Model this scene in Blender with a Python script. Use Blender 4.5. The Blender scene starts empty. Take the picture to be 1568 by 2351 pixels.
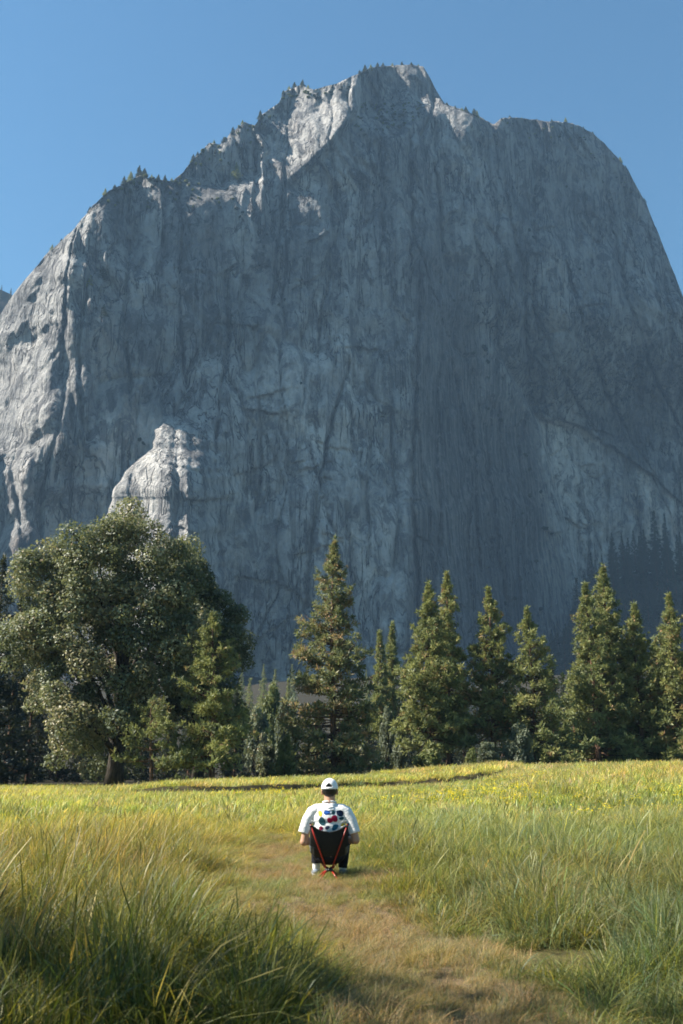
import bpy, math, random
import numpy as np
from mathutils import Vector, Matrix, bvhtree

random.seed(7)
RNG = np.random.default_rng(11)
R = math.radians
sc = bpy.context.scene
COL = sc.collection

# ------------------------------------------------------------------ camera
CAM_Z, PITCH, LENS = 1.08, R(14.47), 35.0
cam_data = bpy.data.cameras.new('camera')
cam = bpy.data.objects.new('camera', cam_data)
COL.objects.link(cam)
cam.location = (0, 0, CAM_Z)
cam.rotation_euler = (R(90) + PITCH, 0, 0)
cam_data.sensor_fit = 'VERTICAL'
cam_data.sensor_height = 36.0
cam_data.lens = LENS
cam_data.clip_start = 0.05
cam_data.clip_end = 12000
cam_data.dof.use_dof = True
cam_data.dof.focus_distance = 60.0
cam_data.dof.aperture_fstop = 5.6
sc.camera = cam

# ------------------------------------------------------------------ sky, sun, exposure
SUN_EL, SUN_BEHIND = R(42), R(-5)          # sun stands over the meadow's left side, a little beyond the person
S = Vector((-math.cos(SUN_EL) * math.cos(SUN_BEHIND), math.cos(SUN_EL) * math.sin(SUN_BEHIND), math.sin(SUN_EL)))
world = bpy.data.worlds.new('World')
sc.world = world
world.use_nodes = True
wn = world.node_tree
wn.nodes.clear()
sky = wn.nodes.new('ShaderNodeTexSky')
sky.sky_type = 'NISHITA'
sky.sun_disc = False
sky.sun_elevation = SUN_EL
sky.sun_rotation = math.atan2(S.x, S.y)
sky.altitude = 1200
sky.air_density = 1.8
sky.dust_density = 0.0
sky.ozone_density = 8.0
bg = wn.nodes.new('ShaderNodeBackground')
bg.inputs['Strength'].default_value = 0.052
wo = wn.nodes.new('ShaderNodeOutputWorld')
tone = wn.nodes.new('ShaderNodeMix')
tone.data_type = 'RGBA'
tone.blend_type = 'MULTIPLY'
tone.inputs[0].default_value = 1.0
tone.inputs[7].default_value = (0.78, 1.0, 0.97, 1)
wn.links.new(sky.outputs[0], tone.inputs[6])
wn.links.new(tone.outputs[2], bg.inputs['Color'])
wn.links.new(bg.outputs[0], wo.inputs['Surface'])
sun_data = bpy.data.lights.new('sun', 'SUN')
sun_data.energy = 5.0
sun_data.angle = R(0.53)
sun_data.color = (1.0, 0.93, 0.82)
sun = bpy.data.objects.new('sun', sun_data)
COL.objects.link(sun)
sun.rotation_euler = (-S).to_track_quat('-Z', 'Y').to_euler()
sun.location = S * 400
vs = sc.view_settings
vs.view_transform = 'Standard'
vs.look = 'None'
vs.exposure = 1.45
vs.gamma = 1.0
vs.use_curve_mapping = False
sc.cycles.use_denoising = True
sc.cycles.max_bounces = 6
sc.cycles.diffuse_bounces = 3
sc.cycles.glossy_bounces = 2
sc.cycles.transmission_bounces = 3
sc.cycles.volume_bounces = 0
sc.cycles.transparent_max_bounces = 8
sc.cycles.caustics_reflective = False
sc.cycles.caustics_refractive = False
sc.cycles.filter_width = 1.7

# ------------------------------------------------------------------ small helpers
F = LENS / 36.0 * 2351.0                    # focal length in pixels of a 1568 x 2351 view of the photograph


def at(px, py, Y):
    """world point at depth Y seen at (px, py) of the 1568-wide photograph"""
    u = (np.asarray(px, float) - 784.0) / F
    v = (1175.5 - np.asarray(py, float)) / F
    dy = math.cos(PITCH) - v * math.sin(PITCH)
    dz = math.sin(PITCH) + v * math.cos(PITCH)
    t = Y / dy
    return u * t, CAM_Z + dz * t


def ss(a, b, x):
    t = np.clip((np.asarray(x, float) - a) / (b - a), 0, 1)
    return t * t * (3 - 2 * t)


def sp(x, w):
    x = np.asarray(x, float)
    return w * np.logaddexp(0, x / w)


def hash2(ix, iy, seed):
    h = (ix.astype(np.int64) * 374761393 + iy.astype(np.int64) * 668265263 + seed * 974634541) & 0x7fffffff
    h = ((h ^ (h >> 13)) * 1274126177) & 0x7fffffff
    h = ((h ^ (h >> 16)) * 1103515245) & 0x7fffffff
    return (h ^ (h >> 15)).astype(float) / 0x7fffffff


def vnoise(x, y, seed=0):
    """smooth noise in -1..1"""
    x = np.asarray(x, float); y = np.asarray(y, float)
    ix = np.floor(x); iy = np.floor(y)
    fx = x - ix; fy = y - iy
    fx = fx * fx * fx * (fx * (fx * 6 - 15) + 10); fy = fy * fy * fy * (fy * (fy * 6 - 15) + 10)
    a = hash2(ix, iy, seed); b = hash2(ix + 1, iy, seed)
    c = hash2(ix, iy + 1, seed); d = hash2(ix + 1, iy + 1, seed)
    return ((a * (1 - fx) + b * fx) * (1 - fy) + (c * (1 - fx) + d * fx) * fy) * 2 - 1


def fbm(x, y, seed=0, octv=4, gain=0.5):
    s = 0; amp = 1; tot = 0
    for k in range(octv):
        s = s + amp * vnoise(x * 2 ** k + 17.3 * k, y * 2 ** k - 9.1 * k, seed + 31 * k)
        tot += amp; amp *= gain
    return s / tot


def mesh_np(name, verts, faces, attrs=None, smooth=False):
    """verts (n,3); faces (m,3) or (m,4), or a list of such arrays"""
    me = bpy.data.meshes.new(name)
    verts = np.asarray(verts, np.float32)
    if not isinstance(faces, (list, tuple)):
        faces = [faces]
    faces = [np.asarray(f, np.int32) for f in faces if len(f)]
    me.vertices.add(len(verts))
    me.vertices.foreach_set('co', verts.ravel())
    loops = np.concatenate([f.ravel() for f in faces])
    tot = np.concatenate([np.full(len(f), f.shape[1], np.int32) for f in faces])
    start = np.concatenate([[0], np.cumsum(tot)[:-1]]).astype(np.int32)
    me.loops.add(len(loops))
    me.loops.foreach_set('vertex_index', loops)
    me.polygons.add(len(tot))
    me.polygons.foreach_set('loop_start', start)
    me.polygons.foreach_set('loop_total', tot)
    if smooth:
        me.polygons.foreach_set('use_smooth', np.ones(len(tot), bool))
    me.update(calc_edges=True)
    for k, v in (attrs or {}).items():
        v = np.asarray(v, np.float32)
        if v.ndim == 1:
            me.attributes.new(k, 'FLOAT', 'POINT').data.foreach_set('value', v)
        else:
            me.attributes.new(k, 'FLOAT_VECTOR', 'POINT').data.foreach_set('vector', v.ravel())
    return me


def obj(name, me, mat=None, parent=None, loc=None, **props):
    o = bpy.data.objects.new(name, me)
    COL.objects.link(o)
    if mat is not None and me is not None and not me.materials:
        me.materials.append(mat)
    if parent is not None:
        o.parent = parent
    if loc is not None:
        o.location = loc
    for k, v in props.items():
        o[k] = v
    return o


def thing(name, label, cat, loc=(0, 0, 0), rz=0.0, scale=1.0, group=None):
    o = bpy.data.objects.new(name, None)
    COL.objects.link(o)
    o.empty_display_size = 0.2
    o.location = loc
    o.rotation_euler = (0, 0, rz)
    o.scale = (scale,) * 3 if not hasattr(scale, '__len__') else scale
    o['label'] = label
    o['category'] = cat
    if group:
        o['group'] = group
    return o


def tube_np(pts, rad, seg=7, cap=True):
    pts = np.asarray(pts, float); n = len(pts)
    rad = np.broadcast_to(np.asarray(rad, float), (n,))
    tan = np.gradient(pts, axis=0)
    tan /= np.linalg.norm(tan, axis=1)[:, None] + 1e-9
    ref = np.array([1.0, 0, 0]) if abs(tan[0, 0]) < 0.8 else np.array([0, 1.0, 0])
    a = np.cross(tan, ref); a /= np.linalg.norm(a, axis=1)[:, None] + 1e-9
    b = np.cross(tan, a)
    th = np.linspace(0, 2 * math.pi, seg, endpoint=False)
    v = pts[:, None, :] + rad[:, None, None] * (np.cos(th)[None, :, None] * a[:, None, :] + np.sin(th)[None, :, None] * b[:, None, :])
    v = v.reshape(-1, 3)
    i = np.arange(n - 1)[:, None] * seg; j = np.arange(seg)[None, :]; k = (j + 1) % seg
    q = np.stack([i + j, i + k, i + seg + k, i + seg + j], -1).reshape(-1, 4)
    tris = np.zeros((0, 3), int)
    if cap:
        v = np.concatenate([v, pts[:1], pts[-1:]])
        c0, c1 = n * seg, n * seg + 1
        jj = np.arange(seg); kk = (jj + 1) % seg
        tris = np.concatenate([np.stack([np.full(seg, c0), kk, jj], -1),
                               np.stack([np.full(seg, c1), (n - 1) * seg + jj, (n - 1) * seg + kk], -1)])
    return v, q, tris


class Bag:
    """collects vertices, quads and triangles of ONE mesh"""
    def __init__(self):
        self.v = []; self.q = []; self.t = []; self.n = 0
    def add(self, v, q=None, t=None):
        self.v.append(np.asarray(v, float))
        if q is not None and len(q): self.q.append(np.asarray(q, int) + self.n)
        if t is not None and len(t): self.t.append(np.asarray(t, int) + self.n)
        self.n += len(v)
        return self
    def tube(self, pts, rad, seg=7):
        return self.add(*tube_np(pts, rad, seg))
    def ball(self, c, r, rot=None, nu=14, nv=9):
        th = np.linspace(0, math.pi, nv + 1)[1:-1]; ph = np.linspace(0, 2 * math.pi, nu, endpoint=False)
        v = np.stack([np.outer(np.sin(th), np.cos(ph)), np.outer(np.sin(th), np.sin(ph)), np.outer(np.cos(th), np.ones(nu))], -1).reshape(-1, 3)
        v = np.concatenate([v, [[0, 0, 1], [0, 0, -1]]]) * np.asarray(r, float)
        if rot is not None:
            v = v @ np.array(rot).T
        v = v + np.asarray(c, float)
        m = nv - 1
        i = np.arange(m - 1)[:, None] * nu; j = np.arange(nu)[None, :]; k = (j + 1) % nu
        q = np.stack([i + j, i + nu + j, i + nu + k, i + k], -1).reshape(-1, 4)
        jj = np.arange(nu); kk = (jj + 1) % nu
        t = np.concatenate([np.stack([np.full(nu, m * nu), jj, kk], -1), np.stack([np.full(nu, m * nu + 1), (m - 1) * nu + kk, (m - 1) * nu + jj], -1)])
        return self.add(v, q, t)
    def mesh(self, name, smooth=True, attrs=None):
        f = []
        if self.q: f.append(np.concatenate(self.q))
        if self.t: f.append(np.concatenate(self.t))
        return mesh_np(name, np.concatenate(self.v), f, attrs, smooth)


# ------------------------------------------------------------------ materials
class NT:
    def __init__(self, name):
        self.m = bpy.data.materials.new(name)
        self.m.use_nodes = True
        self.t = self.m.node_tree
        self.t.nodes.clear()
        self.out = self.t.nodes.new('ShaderNodeOutputMaterial')
    def n(self, typ, inp=None, **kw):
        x = self.t.nodes.new('ShaderNode' + typ)
        for k, v in kw.items():
            setattr(x, k, v)
        for k, v in (inp or {}).items():
            if isinstance(v, bpy.types.NodeSocket):
                self.t.links.new(v, x.inputs[k])
            else:
                x.inputs[k].default_value = v
        return x
    def link(self, a, b):
        self.t.links.new(a, b)
    def noise(self, vec, scale, detail=4, rough=0.55, dist=0.0):
        return self.n('TexNoise', {'Vector': vec, 'Scale': scale, 'Detail': detail, 'Roughness': rough, 'Distortion': dist}).outputs['Fac']
    def mapping(self, vec, scale=(1, 1, 1), rot=(0, 0, 0)):
        return self.n('Mapping', {'Vector': vec, 'Scale': scale, 'Rotation': rot}).outputs[0]
    def ramp(self, fac, stops, interp='LINEAR'):
        x = self.n('ValToRGB', {'Fac': fac})
        cr = x.color_ramp
        cr.interpolation = interp
        while len(cr.elements) < len(stops):
            cr.elements.new(0.5)
        for e, (p, c) in zip(cr.elements, stops):
            e.position = p
            e.color = (c, c, c, 1) if not hasattr(c, '__len__') else (*c, 1)
        return x.outputs[0]
    def mix(self, fac, a, b, mode='MIX'):
        x = self.n('Mix', None, data_type='RGBA', blend_type=mode)
        x.clamp_factor = True
        for i, v in ((0, fac), (6, a), (7, b)):
            if isinstance(v, bpy.types.NodeSocket):
                self.t.links.new(v, x.inputs[i])
            elif i == 0:
                x.inputs[i].default_value = v
            else:
                x.inputs[i].default_value = (*v, 1)
        return x.outputs[2]
    def math(self, op, a, b=0.0):
        x = self.n('Math', None, operation=op)
        for i, v in ((0, a), (1, b)):
            if isinstance(v, bpy.types.NodeSocket):
                self.t.links.new(v, x.inputs[i])
            else:
                x.inputs[i].default_value = v
        return x.outputs[0]
    def bump(self, h, dist, strength=1.0, normal=None):
        x = self.n('Bump', {'Height': h, 'Distance': dist, 'Strength': strength})
        if normal is not None:
            self.link(normal, x.inputs['Normal'])
        return x.outputs[0]
    def pbr(self, color, rough=0.8, spec=0.3, normal=None, sheen=0.0):
        x = self.n('BsdfPrincipled', {'Roughness': rough, 'Specular IOR Level': spec})
        if isinstance(color, bpy.types.NodeSocket):
            self.link(color, x.inputs['Base Color'])
        else:
            x.inputs['Base Color'].default_value = (*color, 1)
        if normal is not None:
            self.link(normal, x.inputs['Normal'])
        return x.outputs[0]
    def done(self, shader):
        self.link(shader, self.out.inputs['Surface'])
        return self.m


def plain(name, color, rough=0.7, spec=0.3, var=0.15, scale=30.0, bump=0.0):
    g = NT(name)
    oc = g.n('TexCoord').outputs['Object']
    f = g.noise(oc, scale, 5)
    c = g.mix(g.ramp(f, [(0.3, 0.0), (0.7, 1.0)]), tuple(x * (1 - var) for x in color), tuple(min(1, x * (1 + var)) for x in color))
    nm = g.bump(f, bump) if bump else None
    return g.done(g.pbr(c, rough, spec, nm))


def leaf_mat(name, stops, trans=0.3, rough=0.55, spec=0.35):
    """foliage: the mesh's own 'tone' attribute picks each clump's colour, light passes through"""
    g = NT(name)
    tone = g.n('Attribute', None, attribute_name='tone').outputs['Fac']
    rnd = g.n('ObjectInfo').outputs['Random']
    tone2 = g.math('ADD', tone, g.math('MULTIPLY', g.math('SUBTRACT', rnd, 0.5), 0.12))
    col = g.ramp(tone2, stops)
    a = g.pbr(col, rough, spec)
    tr = g.n('BsdfTranslucent', {'Color': g.mix(0.55, col, (0.30, 0.31, 0.09))}).outputs[0]
    mx = g.n('MixShader', {'Fac': trans, 1: a, 2: tr})
    return g.done(mx.outputs[0])


def granite():
    g = NT('granite')
    oc = g.n('TexCoord').outputs['Object']
    big = g.noise(oc, 0.006, 4, 0.6)
    med = g.noise(g.mapping(oc, (1, 1, 0.45)), 0.03, 6, 0.65, 0.4)
    streak = g.noise(g.mapping(oc, (1, 1, 0.045)), 0.09, 5, 0.65, 0.15)
    streak2 = g.noise(g.mapping(oc, (1, 1, 0.03)), 0.35, 4, 0.6)
    fine = g.noise(oc, 0.22, 8, 0.72)
    warm = g.noise(g.mapping(oc, (1, 1, 0.35)), 0.018, 5, 0.7, 0.6)
    c = g.mix(g.ramp(med, [(0.32, 0.0), (0.68, 1.0)]), (0.19, 0.19, 0.192), (0.50, 0.485, 0.46))
    c = g.mix(g.ramp(big, [(0.45, 0.0), (0.7, 0.35)]), c, (0.33, 0.315, 0.295))
    c = g.mix(g.ramp(warm, [(0.56, 0.0), (0.72, 0.55)]), c, (0.36, 0.25, 0.165))
    c = g.mix(g.ramp(streak, [(0.36, 0.75), (0.52, 0.0)]), c, (0.11, 0.112, 0.118))
    c = g.mix(g.ramp(streak2, [(0.34, 0.4), (0.46, 0.0)]), c, (0.14, 0.14, 0.14))
    c = g.mix(g.ramp(streak2, [(0.60, 0.0), (0.74, 0.35)]), c, (0.50, 0.475, 0.44))
    blot = g.noise(g.mapping(oc, (1, 1, 0.6)), 0.075, 6, 0.7, 0.8)
    c = g.mix(g.ramp(blot, [(0.42, 0.85), (0.5, 0.0)]), c, (0.10, 0.10, 0.104))
    c = g.mix(g.ramp(blot, [(0.54, 0.0), (0.68, 0.55)]), c, (0.50, 0.485, 0.455))
    pan = g.n('TexVoronoi', {'Vector': g.mapping(g.n('VectorMath', {0: oc, 1: g.n('VectorMath', {0: g.n('TexNoise', {'Vector': oc, 'Scale': 0.02, 'Detail': 4}).outputs['Color'], 1: (60, 60, 60)}, operation='MULTIPLY').outputs[0]}, operation='ADD').outputs[0], (1, 0.3, 0.30)), 'Scale': 0.017}).outputs['Color']
    c = g.mix(1.0, c, g.mix(pan, (0.72, 0.72, 0.73), (1.22, 1.21, 1.19)), 'MULTIPLY')
    dark_streak = g.n('Attribute', None, attribute_name='dark_streak').outputs['Fac']
    c = g.mix(dark_streak, c, g.mix(g.ramp(streak2, [(0.4, 0.0), (0.6, 1.0)]), (0.07, 0.07, 0.074), (0.20, 0.18, 0.16)))
    c = g.mix(g.ramp(fine, [(0.30, 0.55), (0.46, 0.0)]), c, (0.09, 0.09, 0.09))
    c = g.mix(g.ramp(fine, [(0.56, 0.0), (0.72, 0.4)]), c, (0.52, 0.50, 0.47))
    cr = g.noise(g.mapping(oc, (1, 1, 0.06), (0, R(4), 0)), 0.11, 3, 0.5, 0.5)
    ckm = g.math('MULTIPLY', g.ramp(cr, [(0.47, 0.0), (0.5, 1.0), (0.53, 0.0)]), g.ramp(g.noise(oc, 0.014, 3), [(0.40, 0.0), (0.52, 0.95)]))
    c = g.mix(ckm, c, (0.05, 0.05, 0.052))
    pale = g.n('Attribute', None, attribute_name='pale').outputs['Fac']  # paler rock, plus painted brightening on the sunlit parts
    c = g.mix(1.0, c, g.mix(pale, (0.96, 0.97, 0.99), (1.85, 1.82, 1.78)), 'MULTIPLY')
    h = g.math('ADD', g.math('MULTIPLY', fine, 1.0), g.math('ADD', g.math('MULTIPLY', med, 1.3), g.math('MULTIPLY', streak2, 0.7)))
    h = g.math('SUBTRACT', h, g.math('MULTIPLY', ckm, 0.8))
    return g.done(g.pbr(c, 0.85, 0.15, g.bump(h, 8.0, 1.0)))


def ground_mat():
    g = NT('meadow_soil')
    oc = g.n('TexCoord').outputs['Object']
    a = g.noise(oc, 0.25, 4); b = g.noise(oc, 9.0, 6, 0.7)
    c = g.mix(a, (0.070, 0.072, 0.026), (0.150, 0.118, 0.050))
    c = g.mix(g.ramp(b, [(0.35, 0.7), (0.55, 0.0)]), c, (0.035, 0.028, 0.016))
    forest = g.n('Attribute', None, attribute_name='forest').outputs['Fac']  # forest floor, plus the painted shade along the bank
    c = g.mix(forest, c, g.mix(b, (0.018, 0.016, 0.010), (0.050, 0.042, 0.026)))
    return g.done(g.pbr(c, 0.95, 0.1, g.bump(b, 0.05)))


def path_mat():
    g = NT('trodden_straw')
    oc = g.n('TexCoord').outputs['Object']
    b = g.noise(oc, 14.0, 7, 0.7); d = g.noise(g.mapping(oc, (6, 28, 6)), 2.0, 5, 0.6, 0.8)
    a = g.noise(oc, 1.3, 4)
    c = g.mix(g.ramp(d, [(0.35, 0.0), (0.65, 1.0)]), (0.085, 0.058, 0.034), (0.25, 0.185, 0.115))
    c = g.mix(g.ramp(b, [(0.35, 0.8), (0.5, 0.0)]), c, (0.065, 0.042, 0.024))
    c = g.mix(g.ramp(a, [(0.5, 0.0), (0.65, 0.5)]), c, (0.13, 0.125, 0.045))
    return g.done(g.pbr(c, 0.95, 0.1, g.bump(d, 0.02)))


def grass_mat(name, trans=0.42, rough=0.5, spec=0.4):
    g = NT(name)
    tint = g.n('Attribute', None, attribute_name='tint', attribute_type='INSTANCER').outputs['Vector']
    bl = g.n('Attribute', None, attribute_name='bcol').outputs['Vector']
    col = g.n('VectorMath', {0: tint, 1: bl}, operation='MULTIPLY').outputs[0]
    a = g.pbr(col, rough, spec)
    tr = g.n('BsdfTranslucent', {'Color': g.n('VectorMath', {0: col, 1: (1.5, 1.35, 0.75)}, operation='MULTIPLY').outputs[0]}).outputs[0]
    return g.done(g.n('MixShader', {'Fac': trans, 1: a, 2: tr}).outputs[0])


def bark_mat(name, dark, light):
    g = NT(name)
    oc = g.n('TexCoord').outputs['Object']
    f = g.noise(g.mapping(oc, (1, 1, 0.25)), 5.0, 5, 0.65)
    c = g.mix(g.ramp(f, [(0.38, 0.0), (0.6, 1.0)]), dark, light)
    return g.done(g.pbr(c, 0.95, 0.1, g.bump(f, 0.08)))


M = {
    'granite': granite(), 'ground': ground_mat(), 'path': path_mat(), 'grass': grass_mat('grass_blade'),
    'pine': leaf_mat('pine_needles', [(0.0, (0.046, 0.068, 0.034)), (0.45, (0.172, 0.202, 0.078)), (0.8, (0.318, 0.328, 0.118)), (0.93, (0.30, 0.22, 0.10)), (1.0, (0.36, 0.19, 0.09))], 0.38),
    'ponderosa': leaf_mat('browning_pine_needles', [(0.0, (0.040, 0.056, 0.032)), (0.4, (0.132, 0.160, 0.074)), (0.66, (0.225, 0.235, 0.105)), (0.85, (0.33, 0.24, 0.125)), (1.0, (0.42, 0.24, 0.12))], 0.34),
    'oak': leaf_mat('oak_leaves', [(0.0, (0.036, 0.056, 0.034)), (0.5, (0.130, 0.156, 0.086)), (0.85, (0.26, 0.275, 0.165)), (1.0, (0.30, 0.22, 0.12))], 0.32, 0.5, 0.4),
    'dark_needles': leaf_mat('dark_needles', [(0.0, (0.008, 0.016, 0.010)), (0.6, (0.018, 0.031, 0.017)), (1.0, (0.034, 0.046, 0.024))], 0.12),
    'bush': leaf_mat('bush_leaves', [(0.0, (0.057, 0.083, 0.025)), (0.5, (0.115, 0.144, 0.041)), (1.0, (0.196, 0.196, 0.069))], 0.35),
    'willow': leaf_mat('grey_green_leaves', [(0.0, (0.060, 0.078, 0.050)), (0.5, (0.120, 0.145, 0.090)), (1.0, (0.19, 0.21, 0.14))], 0.3),
    'pine_bark': bark_mat('pine_bark', (0.035, 0.024, 0.018), (0.19, 0.115, 0.075)),
    'oak_bark': bark_mat('oak_bark', (0.016, 0.014, 0.012), (0.075, 0.064, 0.052)),
}

# ------------------------------------------------------------------ the ground
def bank_y(X):
    return 50.0 + 3.0 * np.sin(X * 0.35 + 0.6) + 2.6 * np.sin(X * 0.13) + 22.0 * ss(6.0, 13.0, X)


def ground_z(X, Y):
    X = np.asarray(X, float); Y = np.asarray(Y, float)
    z = 0.05 * fbm(X / 3.0, Y / 4.0, 5, 3) * ss(1.2, 4.0, np.hypot(X + 0.15, (Y - 10.8)))
    mound = 0.98 * ss(0.5, 12.5, X - 0.02 * Y) * ss(9.0, 38.0, Y)
    mound = mound * (1 - 0.25 * ss(60, 110, Y))
    z = z + mound
    z = z - 0.45 * ss(34, 74, Y) * ss(3, -10, X)
    b = bank_y(X)
    z = z + (0.46 * ss(-0.35, 0.35, Y - b) - 0.24 * np.exp(-((Y - b + 1.6) / 1.6) ** 2)) * ss(-13, -7, X) * (1 - ss(11, 16, X)) * (1 - 0.75 * ss(55, 90, Y))
    b2 = 63 + 1.5 * np.sin(X * 0.5)
    z = z + 0.28 * ss(-0.5, 0.5, Y - b2) * ss(1.5, 3.0, X) * (1 - ss(6.0, 7.5, X)) * (1 - ss(70, 85, Y))
    # forest floor climbing to the foot of the rock
    z = z + 70 * ss(220, 820, Y) ** 1.5 * (1 + 0.2 * fbm(X / 120.0, Y / 160.0, 9, 3))
    z = z + 108 * ss(800, 925, Y) * ss(150, 235, X - 0.24 * (Y - 800))
    return z


xs = np.sinh(np.linspace(-1, 1, 281) * 8.2) / math.sinh(8.2)
xs = np.sign(xs) * np.abs(xs) * 2600
ys = np.concatenate([np.linspace(-30, 2, 24), np.linspace(2.2, 30, 150), np.geomspace(30.3, 150, 150), np.geomspace(152, 3600, 110)])
GX, GY = np.meshgrid(xs, ys)
GZ = ground_z(GX, GY)
nyg, nxg = GX.shape
idx = np.arange(nxg * nyg).reshape(nyg, nxg)
gq = np.stack([idx[:-1, :-1], idx[:-1, 1:], idx[1:, 1:], idx[1:, :-1]], -1).reshape(-1, 4)
gme = mesh_np('ground', np.stack([GX, GY, GZ], -1).reshape(-1, 3), gq, {'forest': np.maximum(ss(66, 88, GY), np.exp(-((GY - bank_y(GX)) / 0.6) ** 4) * ss(-13, -7, GX) * (1 - ss(11, 16, GX))).ravel()}, True)  # forest floor, and bare soil on the bank darkened to paint its shade
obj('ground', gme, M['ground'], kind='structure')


def path_mid(Y):
    """the trodden line from the near right to the chair and on to the left of it"""
    Y = np.asarray(Y, float)
    return 0.62 - 1.05 * ss(4.5, 10.5, Y) - 0.55 * ss(10.0, 14.5, Y) + 0.10 * np.sin(Y * 1.1)


def path_half(Y):
    Y = np.asarray(Y, float)
    return 0.46 + 0.16 * np.exp(-((Y - 9.4) / 1.3) ** 2) - 0.26 * ss(12, 16, Y)


py_ = np.linspace(0.5, 17.5, 140)
ps_ = np.linspace(-1, 1, 17)
PYg, PSg = np.meshgrid(py_, ps_, indexing='ij')
edge = 1 + 0.25 * fbm(PYg * 1.6, PSg * 0.7, 41, 3)
PXg = path_mid(PYg) + path_half(PYg) * PSg * edge * 0.92
PZg = ground_z(PXg, PYg) + 0.006
pi = np.arange(PYg.size).reshape(PYg.shape)
pq = np.stack([pi[:-1, :-1], pi[:-1, 1:], pi[1:, 1:], pi[1:, :-1]], -1).reshape(-1, 4)
obj('path', mesh_np('path', np.stack([PXg, PYg, PZg], -1).reshape(-1, 3), pq, None, True), M['path'], kind='structure')

# ------------------------------------------------------------------ the rock
RIDGE = np.array([(-420, 1180), (-250, 985), (-120, 850), (0, 722), (40, 662), (60, 638), (110, 580), (165, 530), (215, 470), (250, 438), (300, 414), (322, 402), (350, 412), (395, 416), (420, 395), (440, 370), (465, 345), (480, 328), (505, 332), (530, 305), (560, 281), (585, 287), (600, 264), (640, 236), (652, 210), (690, 195), (720, 206), (770, 193), (820, 170), (850, 156), (900, 150), (940, 148), (972, 152), (984, 172), (1000, 205), (1020, 236), (1050, 247), (1090, 264), (1125, 282), (1135, 286), (1150, 270), (1200, 273), (1260, 279), (1300, 278), (1330, 292), (1362, 306), (1400, 342), (1420, 362), (1440, 388), (1480, 462), (1510, 530), (1540, 610), (1568, 682), (1620, 800), (1700, 950), (1850, 1150), (2000, 1330)], float)
NX, NYR, NB = 760, 540, 26
gpx = np.linspace(-400, 1980, NX)
ridge = np.interp(gpx, RIDGE[:, 0], RIDGE[:, 1]) + (3.0 + 2.5 * ss(980, 1100, gpx)) * fbm(gpx / 14.0, gpx * 0 + 3.3, 77, 4)
tt = np.linspace(0, 1, NYR) ** 0.97
P0, T0 = np.meshgrid(gpx, tt)
RG = np.broadcast_to(ridge, P0.shape)
Q0 = RG + (1768 - RG) * T0
ipl = lambda pts, v: np.interp(v, [p[0] for p in pts], [p[1] for p in pts])


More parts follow.
